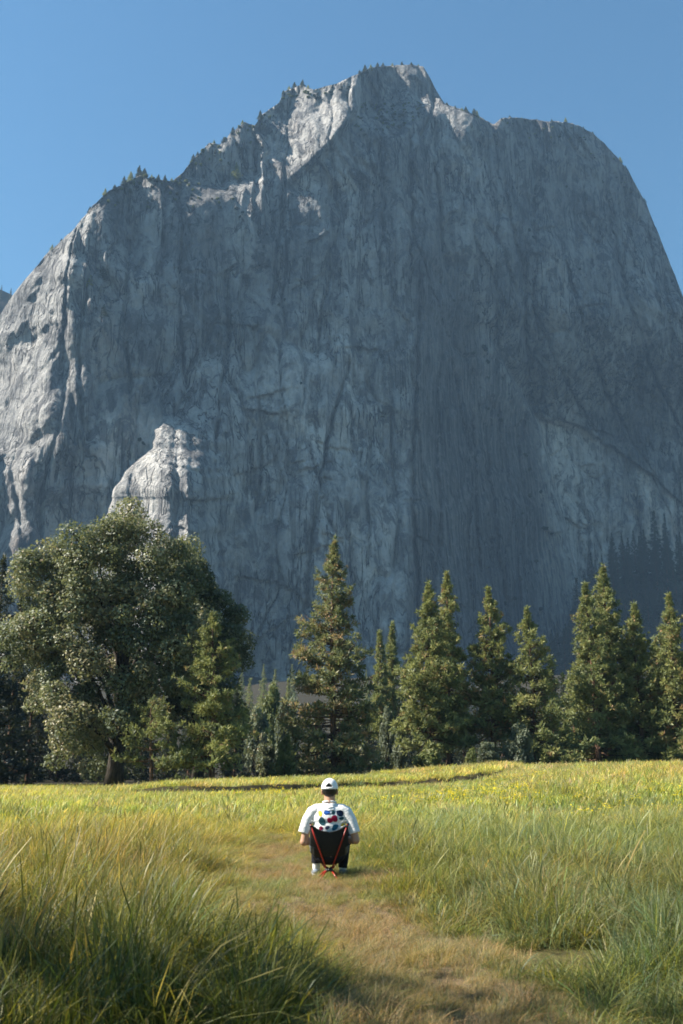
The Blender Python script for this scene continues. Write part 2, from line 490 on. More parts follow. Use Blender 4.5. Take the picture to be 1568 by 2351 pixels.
def rock_depth(px, py, rg, X, Z):
    y = 800 + 0.11 * Z + 0.40 * X
    y = y + 5 * np.exp(-(py - rg) / 14.0)
    # flank that turns to the sun
    bx = ipl([(300, 330), (480, 205), (640, 150), (760, 140), (1000, 112), (1080, 70), (1200, 62), (1300, 24), (1400, -10), (1760, -40)], py)
    bx = bx + 16 * fbm(px / 90.0, py / 60.0, 3, 3)
    wd = ipl([(0, 900), (880, 900), (1040, 60), (1760, 46)], py)
    d = np.maximum(bx - px, 0)
    d = sp(bx - px, 7.0) - sp(bx - wd - px, 7.0)
    y = y + 0.40 * 1.30 * d
    # sunny dome low on the wall
    dl = ipl([(930, 402), (950, 388), (985, 357), (1030, 350), (1070, 302), (1130, 262), (1215, 226), (1400, 168), (1765, 90)], py) + 11 * fbm(py / 34.0, py * 0, 8, 4)
    inside = ss(-2, 3, px - dl) * (1 - ss(424, 545, px + 14 * fbm(py / 40.0, py * 0, 9, 3))) * ss(925, 1090, py + 8 * fbm(px / 20.0, py * 0, 10, 3))
    y = y - inside * (22 + 0.37 * 0.80 * (sp(px - dl, 3.0) - sp(px - 384, 6.0)) + 5.0 * np.exp(-((px - 431 - 4 * fbm(py / 20.0, py * 0, 7, 2)) / 6.0) ** 2) * ss(1080, 1110, py))
    y = y + 6 * np.exp(-((px - 408 + 0.02 * (py - 1000)) / 6.0) ** 2) * ss(1010, 1060, py) * 0.7
    y = y + 2 * np.exp(-((py - 1003 - 0.15 * (px - 370)) / 3.0) ** 2) * inside + 2.5 * np.exp(-((py - 1062 - 0.25 * (px - 370)) / 3.0) ** 2) * inside
    # slabs below the summit
    lb = ipl([(560, 380), (590, 440), (650, 446), (690, 420), (745, 370), (800, 305), (830, 265), (870, 225), (900, 215)], px) + 8 * fbm(px / 18.0, py / 40.0, 12, 3)
    slab = ss(590, 612, px + 16 * fbm(py / 24.0, py * 0, 16, 3)) * (1 - ss(790, 850, px - 0.3 * (250 - py)))
    up = sp(lb - py, 4.0) - sp(lb - py - np.maximum(lb - rg - 46 - 14 * fbm(px / 25.0, py * 0, 13, 3), 6), 6.0)
    y = y + slab * (0.45 * 0.52 * up) - 0.36 * 0.40 * slab * (px - 600) * ss(0, 40, lb - py)
    # shoulder set back behind the slabs
    y = y + 24 * ss(606, 584, px + 16 * fbm(py / 24.0, py * 0, 16, 3)) * ss(350, 480, px) * ss(470, 400, py + 26 * fbm(px / 40.0, py / 60.0, 15, 4) + 0.10 * (px - 500))
    # ledges with shrubs under the summit block
    led = np.exp(-((px - 885) / 70.0) ** 2)
    y = y + led * 26 * ss(330, 235, py + 10 * fbm(px / 20.0, py / 20.0, 14, 2))
    # the nose: the wall right of it turns away from the sun
    e1 = ipl([(150, 975), (250, 985), (700, 962), (950, 948), (1400, 945), (1765, 935)], py) + 7 * fbm(py / 70.0, py * 0, 18, 3)
    e2 = ipl([(250, 1010), (330, 1016), (600, 1062), (800, 1132), (980, 1236), (1200, 1290), (1420, 1346), (1765, 1420)], py)
    dn = sp(px - e1, 6.0) - sp(px - e2, 6.0)
    y = y + 0.38 * 0.75 * dn * (0.30 + 0.70 * ss(450, 950, py))
    y = y + 34 * ss(-2, 9, px - e2) * ss(700, 1000, py)
    y = y - 0.38 * 0.04 * sp(px - e2, 10.0)
    y = y + 0.38 * 0.34 * sp(px - 1120, 10.0) * ss(760, 480, py)
    y = y + 0.36 * 0.42 * (sp(px - 845, 6.0) - sp(px - 1000, 6.0)) * ss(270, 215, py)
    # pale slab and the dark wall over it
    e3 = ipl([(1200, 930), (1236, 955), (1340, 985), (1430, 1045), (1500, 1100), (1568, 1160), (1800, 1400)], px) + 9 * fbm(px / 30.0, py * 0, 21, 3)
    y = y - 7 * ss(1215, 1260, px) * ss(-2, 6, e3 - py)
    # pillars left of centre
    for cx, wx, am, y0, y1 in ((520, 10, 9, 640, 1100), (640, 6, 7, 440, 760), (695, 9, 9, 760, 1010), (1000, 5, 6, 300, 620), (1210, 6, 8, 500, 900), (1130, 6, 8, 950, 1450), (1085, 6, 7, 980, 1500), (840, 5, 4, 700, 1100), (760, 5, 5, 900, 1300), (560, 5, 5, 1000, 1400)):
        y = y + am * np.tanh((px - cx - 0.06 * (py - 900) + 9 * fbm(py / 80.0, py * 0 + cx, 23, 3)) / wx) * ss(y0 - 80, y0, py) * (1 - ss(y1, y1 + 90, py)) * 0.6
    return y


Yd = np.full(P0.shape, 900.0)
for _ in range(5):
    X0, Z0 = at(P0, Q0, Yd)
    Yd = rock_depth(P0, Q0, RG, X0, Z0)
# corners and flakes: each steps back to the right and heals slowly
rk = np.random.default_rng(31)
for _ in range(110):
    cx = rk.uniform(150, 1560); cy = rk.uniform(380, 1400); ln = rk.uniform(60, 340); am = rk.uniform(2.0, 8.0); tl = rk.normal() * 0.10; wb = rk.uniform(4, 14); wl = rk.uniform(30, 110); hl = rk.uniform(16, 50)
    if 225 < cx < 440 and cy > 900: continue
    j0, j1 = np.searchsorted(gpx, [cx - 90, cx + 190])
    px, py = P0[:, j0:j1], Q0[:, j0:j1]
    dxx = px - cx - tl * (py - cy) - wb * fbm(py / wl, py * 0 + cx, 24, 3)
    Yd[:, j0:j1] += am * np.where(dxx < 0, -0.25 * np.exp(np.minimum(dxx, 0) / 14.0), np.exp(-np.maximum(dxx, 0) / hl)) * np.tanh(np.abs(dxx) / 2.0) * ss(cy - ln / 2 - 30, cy - ln / 2, py) * (1 - ss(cy + ln / 2, cy + ln / 2 + 30, py))
# long cracks and chimneys one can follow down the wall: (points, depth, width)
for pts, am, wd_ in (([(515, 640), (528, 780), (505, 900), (495, 1080)], 12, 3.6), ([(802, 830), (785, 900), (760, 960), (738, 1080), (712, 1250), (700, 1420)], 14, 3.4), ([(1000, 290), (1003, 420), (1012, 560)], 12, 3.2), ([(965, 640), (955, 900), (946, 1120), (958, 1300), (962, 1480)], 14, 4.2), ([(1128, 930), (1120, 1080), (1142, 1250), (1160, 1400)], 14, 4.0), ([(1085, 960), (1092, 1150), (1104, 1330)], 11, 3.2), ([(1010, 1180), (1000, 1300), (985, 1420)], 10, 3.0), ([(645, 450), (640, 560), (625, 700)], 11, 3.0), ([(690, 760), (700, 850), (694, 1000)], 10, 3.0), ([(870, 330), (880, 470), (872, 640)], 9, 3.0), ([(940, 330), (948, 500), (936, 690)], 12, 3.4), ([(1210, 560), (1205, 700), (1216, 860)], 13, 3.8), ([(1160, 430), (1185, 560), (1230, 720), (1290, 860), (1370, 1000)], 11, 3.6), ([(1290, 560), (1330, 720), (1390, 900), (1470, 1050)], 11, 3.6), ([(1400, 500), (1440, 680), (1500, 860), (1560, 980)], 11, 3.6), ([(1236, 955), (1340, 988), (1430, 1048), (1500, 1103), (1568, 1163)], 0, 3.6), ([(850, 1000), (842, 1130), (852, 1290)], 8, 2.8), ([(590, 900), (600, 1050), (585, 1210)], 8, 2.8), ([(300, 560), (285, 720), (300, 900)], 10, 3.4), ([(200, 640), (180, 820), (190, 1010)], 10, 3.4), ([(420, 520), (410, 700), (425, 880)], 9, 3.0)):
    if am == 0: continue
    p0, p1 = pts[0][1], pts[-1][1]
    cxs = ipl([(b_, a_) for a_, b_ in pts], Q0) + 6 * fbm(Q0 / 26.0, Q0 * 0 + p0, 26, 3)
    Yd += am * np.exp(-np.abs((P0 - cxs) / wd_) ** 1.6) * ss(p0 - 25, p0 + 15, Q0) * (1 - ss(p1 - 20, p1 + 30, Q0)) * (0.75 + 0.5 * vnoise(Q0 / 30.0, P0 * 0 + p1, 27))
# flat-lying flakes and roofs
for _ in range(60):
    cx = rk.uniform(420, 1500); cy = rk.uniform(480, 1450); ln = rk.uniform(20, 110); am = rk.uniform(1.5, 4.5); tl = rk.normal() * 0.35
    j0, j1 = np.searchsorted(gpx, [cx - ln, cx + ln])
    px, py = P0[:, j0:j1], Q0[:, j0:j1]
    dyy = py - cy - tl * (px - cx) - 8 * fbm(px / 25.0, px * 0 + cy, 25, 3)
    Yd[:, j0:j1] += am * np.where(dyy > 0, np.exp(-np.maximum(dyy, 0) / 14.0), -0.5 * np.exp(np.minimum(dyy, 0) / 30.0)) * np.exp(-((px - cx) / (0.5 * ln)) ** 4)
X0, Z0 = at(P0, Q0, Yd)
wx = X0 + 16 * fbm(X0 / 80.0, Z0 / 90.0, 50, 3)
wz = Z0 + 20 * fbm(X0 / 70.0, Z0 / 110.0, 51, 3)
nz = (13 - 6 * ss(1080, 1180, P0)) * fbm(wx / 150.0, wz / 280.0, 52, 3)
nz += 3.6 * (1 - 2 * np.abs(vnoise(wx / 34.0, wz / 210.0, 53)))
nz += 4.2 * fbm((wx + 0.35 * wz) / 26.0, (wz - 0.35 * wx) / 90.0, 54, 4)
nz += 2.2 * fbm(wx / 10.0, wz / 30.0, 55, 4)
nz += 1.0 * fbm(X0 / 4.0, Z0 / 6.0, 56, 3)
crk = 1 - np.abs(vnoise(wx / 22.0, wz / 240.0, 57))
nz += 7.5 * crk ** 16
crk2 = 1 - np.abs(vnoise((wx + 0.5 * wz) / 42.0, (wz - 0.4 * wx) / 150.0, 58))
nz += 6.0 * crk2 ** 18 * ss(0, 0.4, fbm(X0 / 160.0, Z0 / 160.0, 59, 2))
rough_side = np.clip(ss(430, 250, P0) + ss(1180, 1300, P0) * ss(1050, 900, Q0) + ss(120, 20, Q0 - RG), 0, 1)
nz += rough_side * (6.5 * fbm((wx + 0.45 * wz) / 30.0, (wz - 0.3 * wx) / 64.0, 60, 4) + 3.2 * (1 - 2 * np.abs(vnoise((wx + 0.3 * wz) / 17.0, wz / 44.0, 61))))
slabby = ss(585, 620, P0) * (1 - ss(840, 930, P0)) * ss(460, 400, Q0)
nz += slabby * (6.0 * fbm((wx + 0.9 * wz) / 22.0, (wz - 0.9 * wx) / 60.0, 63, 4) + 3.0 * (1 - 2 * np.abs(vnoise((wx + 0.9 * wz) / 12.0, (wz - 0.9 * wx) / 40.0, 64))))
# rounded knobs on the sunny flank
knob = ss(300, 120, P0) * ss(560, 680, Q0)
nz += knob * 5.0 * fbm((wx - 0.3 * wz) / 24.0, wz / 26.0, 62, 3)
dome = ss(-6, 10, P0 - ipl([(930, 402), (985, 357), (1030, 350), (1070, 302), (1130, 262), (1215, 226), (1400, 168)], Q0)) * (1 - ss(425, 440, P0)) * ss(940, 1000, Q0)
nz *= 1 - 0.72 * dome
Yd = Yd + nz * (1 - 0.5 * np.exp(-(Q0 - RG) / 6.0))
X0, Z0 = at(P0, Q0, Yd)
dark_streak = ss(-18, 14, P0 - ipl([(150, 975), (900, 950), (1765, 930)], Q0)) * (1 - ss(-40, 10, P0 - ipl([(250, 1010), (600, 1062), (800, 1132), (980, 1236), (1420, 1346), (1765, 1420)], Q0))) * ss(280, 760, Q0)  # darker streaked tone on the rock right of the nose
dark_streak = np.clip(dark_streak * (0.95 + 0.5 * fbm(X0 / 18.0, Z0 / 160.0, 70, 3)), 0, 1)
dark_streak = np.maximum(dark_streak, 0.5 * ss(0.05, 0.5, fbm(X0 / 60.0, Z0 / 90.0, 71, 3)) * ss(1150, 1250, P0) * ss(1060, 930, Q0))
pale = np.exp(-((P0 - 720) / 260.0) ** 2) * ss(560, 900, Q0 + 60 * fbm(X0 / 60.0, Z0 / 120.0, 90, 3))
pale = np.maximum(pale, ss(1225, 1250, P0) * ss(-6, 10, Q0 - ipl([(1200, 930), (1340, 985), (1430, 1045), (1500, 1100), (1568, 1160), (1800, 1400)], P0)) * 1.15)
pale = np.maximum(pale, 0.35 * ss(250, 130, P0))  # flank: sunlit brightness lifted in the rock colour
pale = np.maximum(pale, ss(215, 240, P0) * (1 - ss(430, 440, P0)) * ss(940, 980, Q0))  # dome: painted paler so that it looks more sunlit
pale = np.maximum(pale, 0.45 * ss(590, 605, P0) * (1 - ss(830, 880, P0)) * ss(450, 420, Q0))  # slabs: the sunlit band is lightened in the colour too
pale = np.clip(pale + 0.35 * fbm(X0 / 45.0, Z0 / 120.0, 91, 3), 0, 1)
# back of the mountain
bx_, by_, bz_, bs_ = [], [], [], []
for k in range(1, NB + 1):
    f = k / NB
    bx_.append(X0[0] * (1 + 0.25 * f)); by_.append(Yd[0] + 520 * f ** 1.3)
    bz_.append(np.maximum(Z0[0] - (0.25 * f + 0.75 * f * f) * Z0[0] + 9 * fbm(X0[0] / 40.0, X0[0] * 0 + k * 0.7, 73, 3) * min(1, k / 3) - 3 * k, -5)); bs_.append(X0[0] * 0)
VX = np.concatenate([np.array(bx_)[::-1], X0]); VY = np.concatenate([np.array(by_)[::-1], Yd]); VZ = np.concatenate([np.array(bz_)[::-1], Z0])
VS = np.concatenate([np.array(bs_)[::-1], dark_streak]); VPL = np.concatenate([np.array(bs_)[::-1], pale])
mi = np.arange(VX.size).reshape(VX.shape)
mq = np.stack([mi[1:, :-1], mi[1:, 1:], mi[:-1, 1:], mi[:-1, :-1]], -1).reshape(-1, 4)
obj('mountain', mesh_np('mountain', np.stack([VX, VY, VZ], -1).reshape(-1, 3), mq, {'dark_streak': VS.ravel(), 'pale': VPL.ravel()}, True), M['granite'], kind='structure')


def on_rock(px, py):
    """nearest grid vertex of the rock face at (px, py)"""
    j = int(np.argmin(np.abs(gpx - px)))
    i = int(np.argmin(np.abs(Q0[:, j] - py)))
    return Vector((X0[i, j], Yd[i, j], Z0[i, j]))


# far wooded hill behind the flank
hx = np.linspace(-1600, -300, 90); hs = np.linspace(0, 1, 40)
HX, HS = np.meshgrid(hx, hs)
hr = 662 + 0.55 * (-480 - HX) + 8 * fbm(HX / 40.0, HX * 0, 81, 3)
HZ = np.minimum(hr, 860 + 12 * fbm(HX / 50.0, HX * 0, 83, 3)) * HS
HY = 1080 + 230 * HS + 25 * fbm(HX / 90.0, HZ / 90.0, 82, 3)
hi = np.arange(HX.size).reshape(HX.shape)
hq = np.stack([hi[:-1, :-1], hi[:-1, 1:], hi[1:, 1:], hi[1:, :-1]], -1).reshape(-1, 4)
HXb, HYb, HZb = HX[-1] * 1.1, HY[-1] + 600, HZ[-1] * 0
hv = np.concatenate([np.stack([HX, HY, HZ], -1).reshape(-1, 3), np.stack([HXb, HYb, HZb], -1)])
last = hi[-1]; bk = np.arange(len(hx)) + HX.size
hq = np.concatenate([hq, np.stack([last[:-1], last[1:], bk[1:], bk[:-1]], -1)])
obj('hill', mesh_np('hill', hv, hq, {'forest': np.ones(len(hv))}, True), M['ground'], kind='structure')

# ------------------------------------------------------------------ trees
def sprays(c, axis, length, width, n, rng, spread=0.8):
    """n needle sprays (thin triangles) round each centre"""
    c = np.asarray(c); N = len(c)
    d = axis[:, None, :] * 0.75 + rng.normal(size=(N, n, 3)) * spread
    d /= np.linalg.norm(d, axis=2)[..., None] + 1e-9
    p = np.cross(d, rng.normal(size=(N, n, 3))); p /= np.linalg.norm(p, axis=2)[..., None] + 1e-9
    L = length[:, None, None] * rng.uniform(0.6, 1.25, (N, n, 1)); W = width[:, None, None] * rng.uniform(0.7, 1.3, (N, n, 1))
    b = c[:, None, :] + d * L * rng.uniform(-0.05, 0.35, (N, n, 1))
    v = np.stack([b - p * W * 0.5, b + d * L * 0.55 + p * W * 0.6, b + d * L, b + d * L * 0.45 - p * W * 0.6], 2)
    v = v.reshape(-1, 3)
    f = np.arange(len(v)).reshape(-1, 4)
    return v, f


def make_pine(seed, H=24.0, Rad=3.6, cb=0.12, whorl=0.42, per=5, nclump=7, nspray=15, prof=0.75, brown=0.1, gap=0.10, clump=0.42, twin=False, lean=0.3):
    """returns (trunk mesh, crown mesh)"""
    rng = np.random.default_rng(seed)
    tb = Bag()
    nseg = 11
    zt = np.linspace(0, 1, nseg)
    bend = np.stack([lean * np.sin(zt * 2.1 + seed) * zt, lean * np.cos(zt * 1.7 + seed) * zt, zt * H], 1)
    r0 = 0.012 * H + 0.04
    tb.tube(bend, r0 * (1 - zt) ** 0.8 + 0.025 + 0.12 * r0 * np.exp(-zt * 30), 9)
    cs, ax, ln, tn = [], [], [], []
    z = cb * H
    while z < H * 0.985:
        f = (z - cb * H) / (H * (1 - cb))
        prf = (0.25 * (1 - f) ** 0.5 + 0.75 * (1 - f) ** (prof + 0.35)) * (0.72 + 0.28 * min(1, f / 0.12 + 0.2)) * (1 - 0.6 * ss(0.80, 1.0, f))
        for k in range(per):
            if rng.random() < gap:
                continue
            az = rng.uniform(0, 2 * math.pi)
            L = max(0.14, Rad * prf * rng.uniform(0.62, 1.18))
            L *= 0.95 + 0.30 * float(vnoise(f * 9 + seed * 1.7, az * 0.9, seed))
            slope = 0.55 * f - 0.22 * (1 - f) + rng.normal() * 0.10
            zz = z + rng.uniform(-0.5, 0.5) * whorl
            cx = np.interp(zz, bend[:, 2], bend[:, 0]); cy = np.interp(zz, bend[:, 2], bend[:, 1])
            dirn = np.array([math.cos(az), math.sin(az), 0.0])
            s = np.linspace(0, 1, 5)
            pts = np.array([cx, cy, zz]) + dirn * (s * L)[:, None] + np.array([0, 0, 1.0]) * ((slope * s + 0.22 * s ** 3) * L)[:, None]
            if L > 0.7:
                tb.tube(pts, (0.012 + 0.02 * L) * (1 - s * 0.85) * 0.8, 4)
            m = max(2, int(nclump * (0.35 + 0.65 * L / Rad)))
            u = 0.28 + 0.74 * rng.random(m) ** 0.7
            lat = rng.normal(size=m) * 0.16 * L * u
            p = np.stack([np.interp(u, s, pts[:, i]) for i in range(3)], 1)
            p += np.array([-dirn[1], dirn[0], 0])[None] * lat[:, None]
            p[:, 2] += rng.normal(size=m) * 0.10 + 0.05
            cs.append(p)
            a = np.tile(dirn * 0.6 + np.array([0, 0, 0.65]), (m, 1)) + rng.normal(size=(m, 3)) * 0.15
            ax.append(a); ln.append(clump * rng.uniform(0.75, 1.3, m) * (0.42 + 0.58 * (1 - f)))
            base = rng.uniform(0.28, 0.78)
            t = np.clip(base + rng.normal(size=m) * 0.13, 0, 0.86)
            t[rng.random(m) < brown] = rng.uniform(0.9, 1.0)
            tn.append(t)
        z += whorl * (0.8 + 0.5 * rng.random()) * (1.15 - 0.45 * f)
    top = bend[-1]
    cs.append(top[None] + np.array([[0, 0, 0.0], [0, 0, -0.4], [0.1, 0, -0.8], [-0.1, 0.1, -0.6]])); ax.append(np.tile([0, 0, 1.0], (4, 1))); ln.append(np.full(4, clump * 0.8)); tn.append(np.full(4, 0.5))
    cs = np.concatenate(cs); ax = np.concatenate(ax); ln = np.concatenate(ln); tn = np.concatenate(tn)
    v, q = sprays(cs, ax, ln, ln * 0.25, nspray, rng)
    tone = np.repeat(np.clip(tn[:, None] + rng.normal(size=(len(tn), nspray)) * 0.05, 0, 1).ravel(), 4)
    return tb.mesh('pine_trunk'), mesh_np('pine_crown', v, q, {'tone': tone})


def leaf_cloud(lobes, n, size, rng, tone=(0.15, 0.7), up=0.35):
    """leaves spread through lobes (cx, cy, cz, r)"""
    lobes = np.asarray(lobes, float)
    w = lobes[:, 3] ** 2; k = rng.choice(len(lobes), n, p=w / w.sum())
    d = rng.normal(size=(n, 3)); d[:, 2] += 0.25; d /= np.linalg.norm(d, axis=1)[:, None]
    rr = lobes[k, 3] * (0.45 + 0.62 * rng.random(n) ** 0.55) * (1 + 0.28 * vnoise(d[:, 0] * 2.6 + k * 3.1, d[:, 2] * 2.6 + d[:, 1] * 2.0, 5))
    c = lobes[k, :3] + d * rr[:, None] * np.array([1, 1, 0.85])
    nrm = d * 0.6 + rng.normal(size=(n, 3)) * 0.55 + np.array([0, 0, up]); nrm /= np.linalg.norm(nrm, axis=1)[:, None]
    a = np.cross(nrm, rng.normal(size=(n, 3))); a /= np.linalg.norm(a, axis=1)[:, None]
    b = np.cross(nrm, a)
    s = size * rng.uniform(0.6, 1.35, n)[:, None]
    v = np.stack([c - a * s, c - b * s * 0.55 + nrm * s * 0.12, c + a * s, c + b * s * 0.55 + nrm * s * 0.12], 1).reshape(-1, 3)
    lt = rng.uniform(*tone, len(lobes))
    t = np.clip(lt[k] + rng.normal(size=n) * 0.12, 0, 0.9)
    t[rng.random(n) < 0.03] = 1.0
    return v, np.arange(4 * n).reshape(-1, 4), np.repeat(t, 4)


def limb(bag, p0, p1, r0, r1, rng, wob=0.06, n=6, seg=7):
    s = np.linspace(0, 1, n)[:, None]
    p0 = np.asarray(p0, float); p1 = np.asarray(p1, float)
    L = np.linalg.norm(p1 - p0)
    pts = p0 + (p1 - p0) * s + np.cumsum(rng.normal(size=(n, 3)) * wob * L / n, axis=0) * np.sin(s * math.pi) ** 0.5
    pts[:, 2] += 0.10 * L * np.sin(s[:, 0] * math.pi)
    bag.tube(pts, r0 + (r1 - r0) * s[:, 0], seg)
    return pts


def in_poly(x, z, poly):
    inside = np.zeros(np.shape(x), bool)
    n = len(poly)
    for i in range(n):
        x0, z0 = poly[i]; x1, z1 = poly[(i + 1) % n]
        hit = ((z0 > z) != (z1 > z)) & (x < (x1 - x0) * (z - z0) / (z1 - z0 + 1e-12) + x0)
        inside ^= hit
    return inside


def make_oak(seed, poly, trunk_x, ground, lobes_n, leaves_n, depth, leaf=0.17, lobe_r=(0.9, 1.8), tone=(0.15, 0.7), n_limbs=9, r_trunk=0.55):
    """a broad oak: crown outline polygon (x, z), local coordinates with the base at (trunk_x, 0, ground)"""
    rng = np.random.default_rng(seed)
    poly = [(x - trunk_x, z - ground) for x, z in poly]
    px_ = np.array([p[0] for p in poly]); pz_ = np.array([p[1] for p in poly])
    lobes = []
    cx = 0.5 * (px_.min() + px_.max()); cz = 0.5 * (pz_.min() + pz_.max())
    hw = 0.5 * (px_.max() - px_.min())
    while len(lobes) < lobes_n:
        x = rng.uniform(px_.min(), px_.max()); z = rng.uniform(pz_.min(), pz_.max())
        r = rng.uniform(*lobe_r)
        if not in_poly(np.array([x, x - r * .82, x + r * .82, x, x]), np.array([z, z, z, z + r * .95, z - r * .6]), poly).all():
            continue
        e = max(0.15, 1 - ((x - cx) / (hw * 1.05)) ** 2) ** 0.5
        y = rng.choice([-1, 1], p=[0.68, 0.32]) * depth * e * rng.uniform(0.35, 1.0)
        if abs(x) < 1.0 and z < 0.48 * pz_.max() and y < 0:
            y = -y
        lobes.append((x, y, z, r))
    tb = Bag()
    top = pz_.max()
    tz = np.linspace(0, 1, 8)
    pts = np.stack([0.25 * np.sin(tz * 3), 0.2 * np.sin(tz * 2), tz * top * 0.74], 1)
    tb.tube(pts, r_trunk * (1 - tz) ** 0.7 + 0.08 + 0.25 * r_trunk * np.exp(-tz * 25), 10)
    order = sorted(lobes, key=lambda l: -l[3])
    for l in order[:n_limbs * 4]:
        zs = np.clip(l[2] * rng.uniform(0.25, 0.55), 1.6, top * 0.68)
        st = np.array([np.interp(zs, pts[:, 2], pts[:, 0]), np.interp(zs, pts[:, 2], pts[:, 1]), zs])
        limb(tb, st, l[:3], 0.16 + 0.1 * rng.random(), 0.03, rng, 0.12, 7, 6)
    for l in lobes:
        for _ in range(3):
            d = rng.normal(size=3); d[2] = abs(d[2]); d /= np.linalg.norm(d)
            limb(tb, np.array(l[:3]) - d * l[3] * 0.5, np.array(l[:3]) + d * l[3] * 0.85, 0.04, 0.012, rng, 0.1, 4, 4)
    v, q, t = leaf_cloud(lobes, leaves_n, leaf, rng, tone)
    return tb.mesh('oak_trunk'), mesh_np('oak_crown', v, q, {'tone': t})


def put_tree(name, label, cat, meshes, mats, loc, rz=0.0, scale=1.0, group=None):
    t = thing(name, label, cat, loc, rz, scale, group)
    obj('trunk', meshes[0], mats[0], t)
    obj('crown', meshes[1], mats[1], t)
    return t


def base_at(px, Y):
    X = float(at(px, 1700, Y)[0])
    return Vector((X, Y, float(ground_z(X, Y)) - 0.05))


PB = M['pine_bark']
# --- the broad oak and its neighbours
Yo = 76.0
def outline(pts, Y):
    return [tuple(float(c) for c in at(px, py, Y)) for px, py in pts]
oakA = outline([(10, 1475), (30, 1400), (50, 1330), (85, 1288), (130, 1262), (165, 1232), (200, 1226), (235, 1208), (290, 1195), (330, 1180), (380, 1172), (415, 1182), (440, 1235), (480, 1290), (505, 1345), (520, 1420), (500, 1500), (470, 1560), (440, 1620), (400, 1680), (330, 1700), (290, 1740), (240, 1790), (120, 1800), (112, 1740), (150, 1690), (90, 1640), (62, 1560), (20, 1520)], Yo)
b = base_at(266, Yo)
mo = make_oak(3, oakA, b.x, b.z, 275, 150000, 6.5, 0.122, (0.7, 1.5), (0.2, 0.95))
put_tree('oak_tree', 'huge broad-crowned oak with a thick dark trunk at the meadow edge', 'tree', mo, (M['oak_bark'], M['oak']), b)
oakB = outline([(400, 1290), (440, 1262), (490, 1318), (530, 1370), (570, 1400), (592, 1432), (590, 1490), (565, 1560), (570, 1640), (545, 1720), (480, 1760), (400, 1740), (380, 1600), (380, 1420)], Yo + 7)
b = base_at(455, Yo + 7)
mo = make_oak(5, oakB, b.x, b.z, 115, 60000, 4.5, 0.13, (0.7, 1.4), (0.05, 0.5), 6, 0.4)
put_tree('oak_tree', 'darker oak tucked behind the broad oak and the young pine', 'tree', mo, (M['oak_bark'], M['oak']), b)


def pine_at(px, tip, Y, label, seed, width, name='pine_tree', mat='pine', rz=0.0, group=None, cat='tree', **kw):
    """a pine whose tip stands at row `tip`; width = half crown width in the 1568 view"""
    b = base_at(px, Y)
    H = float(at(px, tip, Y)[1]) - b.z
    Rad = width * Y / F * 1.36
    return put_tree(name, label, cat, make_pine(seed, H, Rad, **kw), (PB, M[mat]), b, rz, 1.0, group)


pine_at(488, 1413, 70, 'young full pine standing before the two oaks', 21, 82, cb=0.14, whorl=0.43, per=7, nclump=14, prof=0.5, brown=0.02, gap=0.06, clump=0.36)
pine_at(352, 1610, 69, 'short spreading young pine under the broad oak', 22, 74, cb=0.30, whorl=0.43, per=7, nclump=13, prof=0.4, brown=0.05, gap=0.25, clump=0.32)
pine_at(768, 1236, 88, 'tallest browning ponderosa pine directly beyond the seated person', 23, 96, mat='ponderosa', cb=0.03, whorl=0.43, per=7, nclump=11, nspray=15, prof=0.62, brown=0.07, gap=0.06, clump=0.52, lean=0.5)
pine_at(986, 1338, 94, 'yellow-green pine, fuller one of the touching pair', 24, 70, cb=0.15, whorl=0.43, per=7, nclump=11, prof=0.66, brown=0.06, gap=0.06, clump=0.52)
pine_at(1030, 1316, 97, 'slimmer taller pine of the touching pair, red trunk showing below', 25, 54, cb=0.17, whorl=0.43, per=6, nclump=10, prof=0.66, brown=0.05, gap=0.06, clump=0.52)
pine_at(1132, 1352, 97, 'narrow pine with a bare lower trunk between the pair and the dark pine', 26, 58, cb=0.19, whorl=0.43, per=7, nclump=10, prof=0.55, brown=0.10, gap=0.06, clump=0.52)
pine_at(1228, 1398, 95, 'slender pine with wide drooping low boughs and darker needles', 27, 88, mat='pine', cb=0.06, whorl=0.43, per=7, nclump=10, prof=1.05, brown=0.03, gap=0.06, clump=0.51)
pine_at(1372, 1342, 100, 'broad low-branched pine joined to the highest pine of its clump', 28, 82, cb=0.03, whorl=0.43, per=7, nclump=11, prof=0.62, brown=0.05, gap=0.06, clump=0.53)
pine_at(1414, 1297, 103, 'highest pointed pine of the clump above the meadow mound', 29, 70, cb=0.05, whorl=0.43, per=7, nclump=11, prof=0.68, brown=0.05, gap=0.06, clump=0.53)
pine_at(1475, 1388, 101, 'rounded pine just beside the highest pointed pine', 30, 60, cb=0.05, whorl=0.45, per=7, nclump=10, prof=0.55, brown=0.05, gap=0.06, clump=0.53)
pine_at(1556, 1366, 99, 'pine cut by the picture edge above the meadow mound', 31, 52, cb=0.06, whorl=0.45, per=7, nclump=10, prof=0.6, brown=0.04, gap=0.06, clump=0.53)
pine_at(1516, 1470, 108, 'low dark pine filling the gap near the picture edge', 32, 48, cb=0.04, whorl=0.45, per=6, nclump=9, prof=0.6, brown=0.03, gap=0.06, clump=0.5)
pine_at(1318, 1560, 106, 'short bushy pine between the slender pine and the broad clump', 33, 52, cb=0.04, whorl=0.45, per=6, nclump=9, prof=0.55, brown=0.03, gap=0.06, clump=0.5)
pine_at(879, 1452, 128, 'shorter of two thin pale pines behind the tall ponderosa', 34, 24, cb=0.25, whorl=0.5, per=6, nclump=8, prof=0.6, brown=0.02, gap=0.06, clump=0.55)
pine_at(907, 1432, 130, 'taller of two thin pale pines behind the tall ponderosa', 35, 26, cb=0.25, whorl=0.5, per=6, nclump=8, prof=0.6, brown=0.02, gap=0.06, clump=0.55)
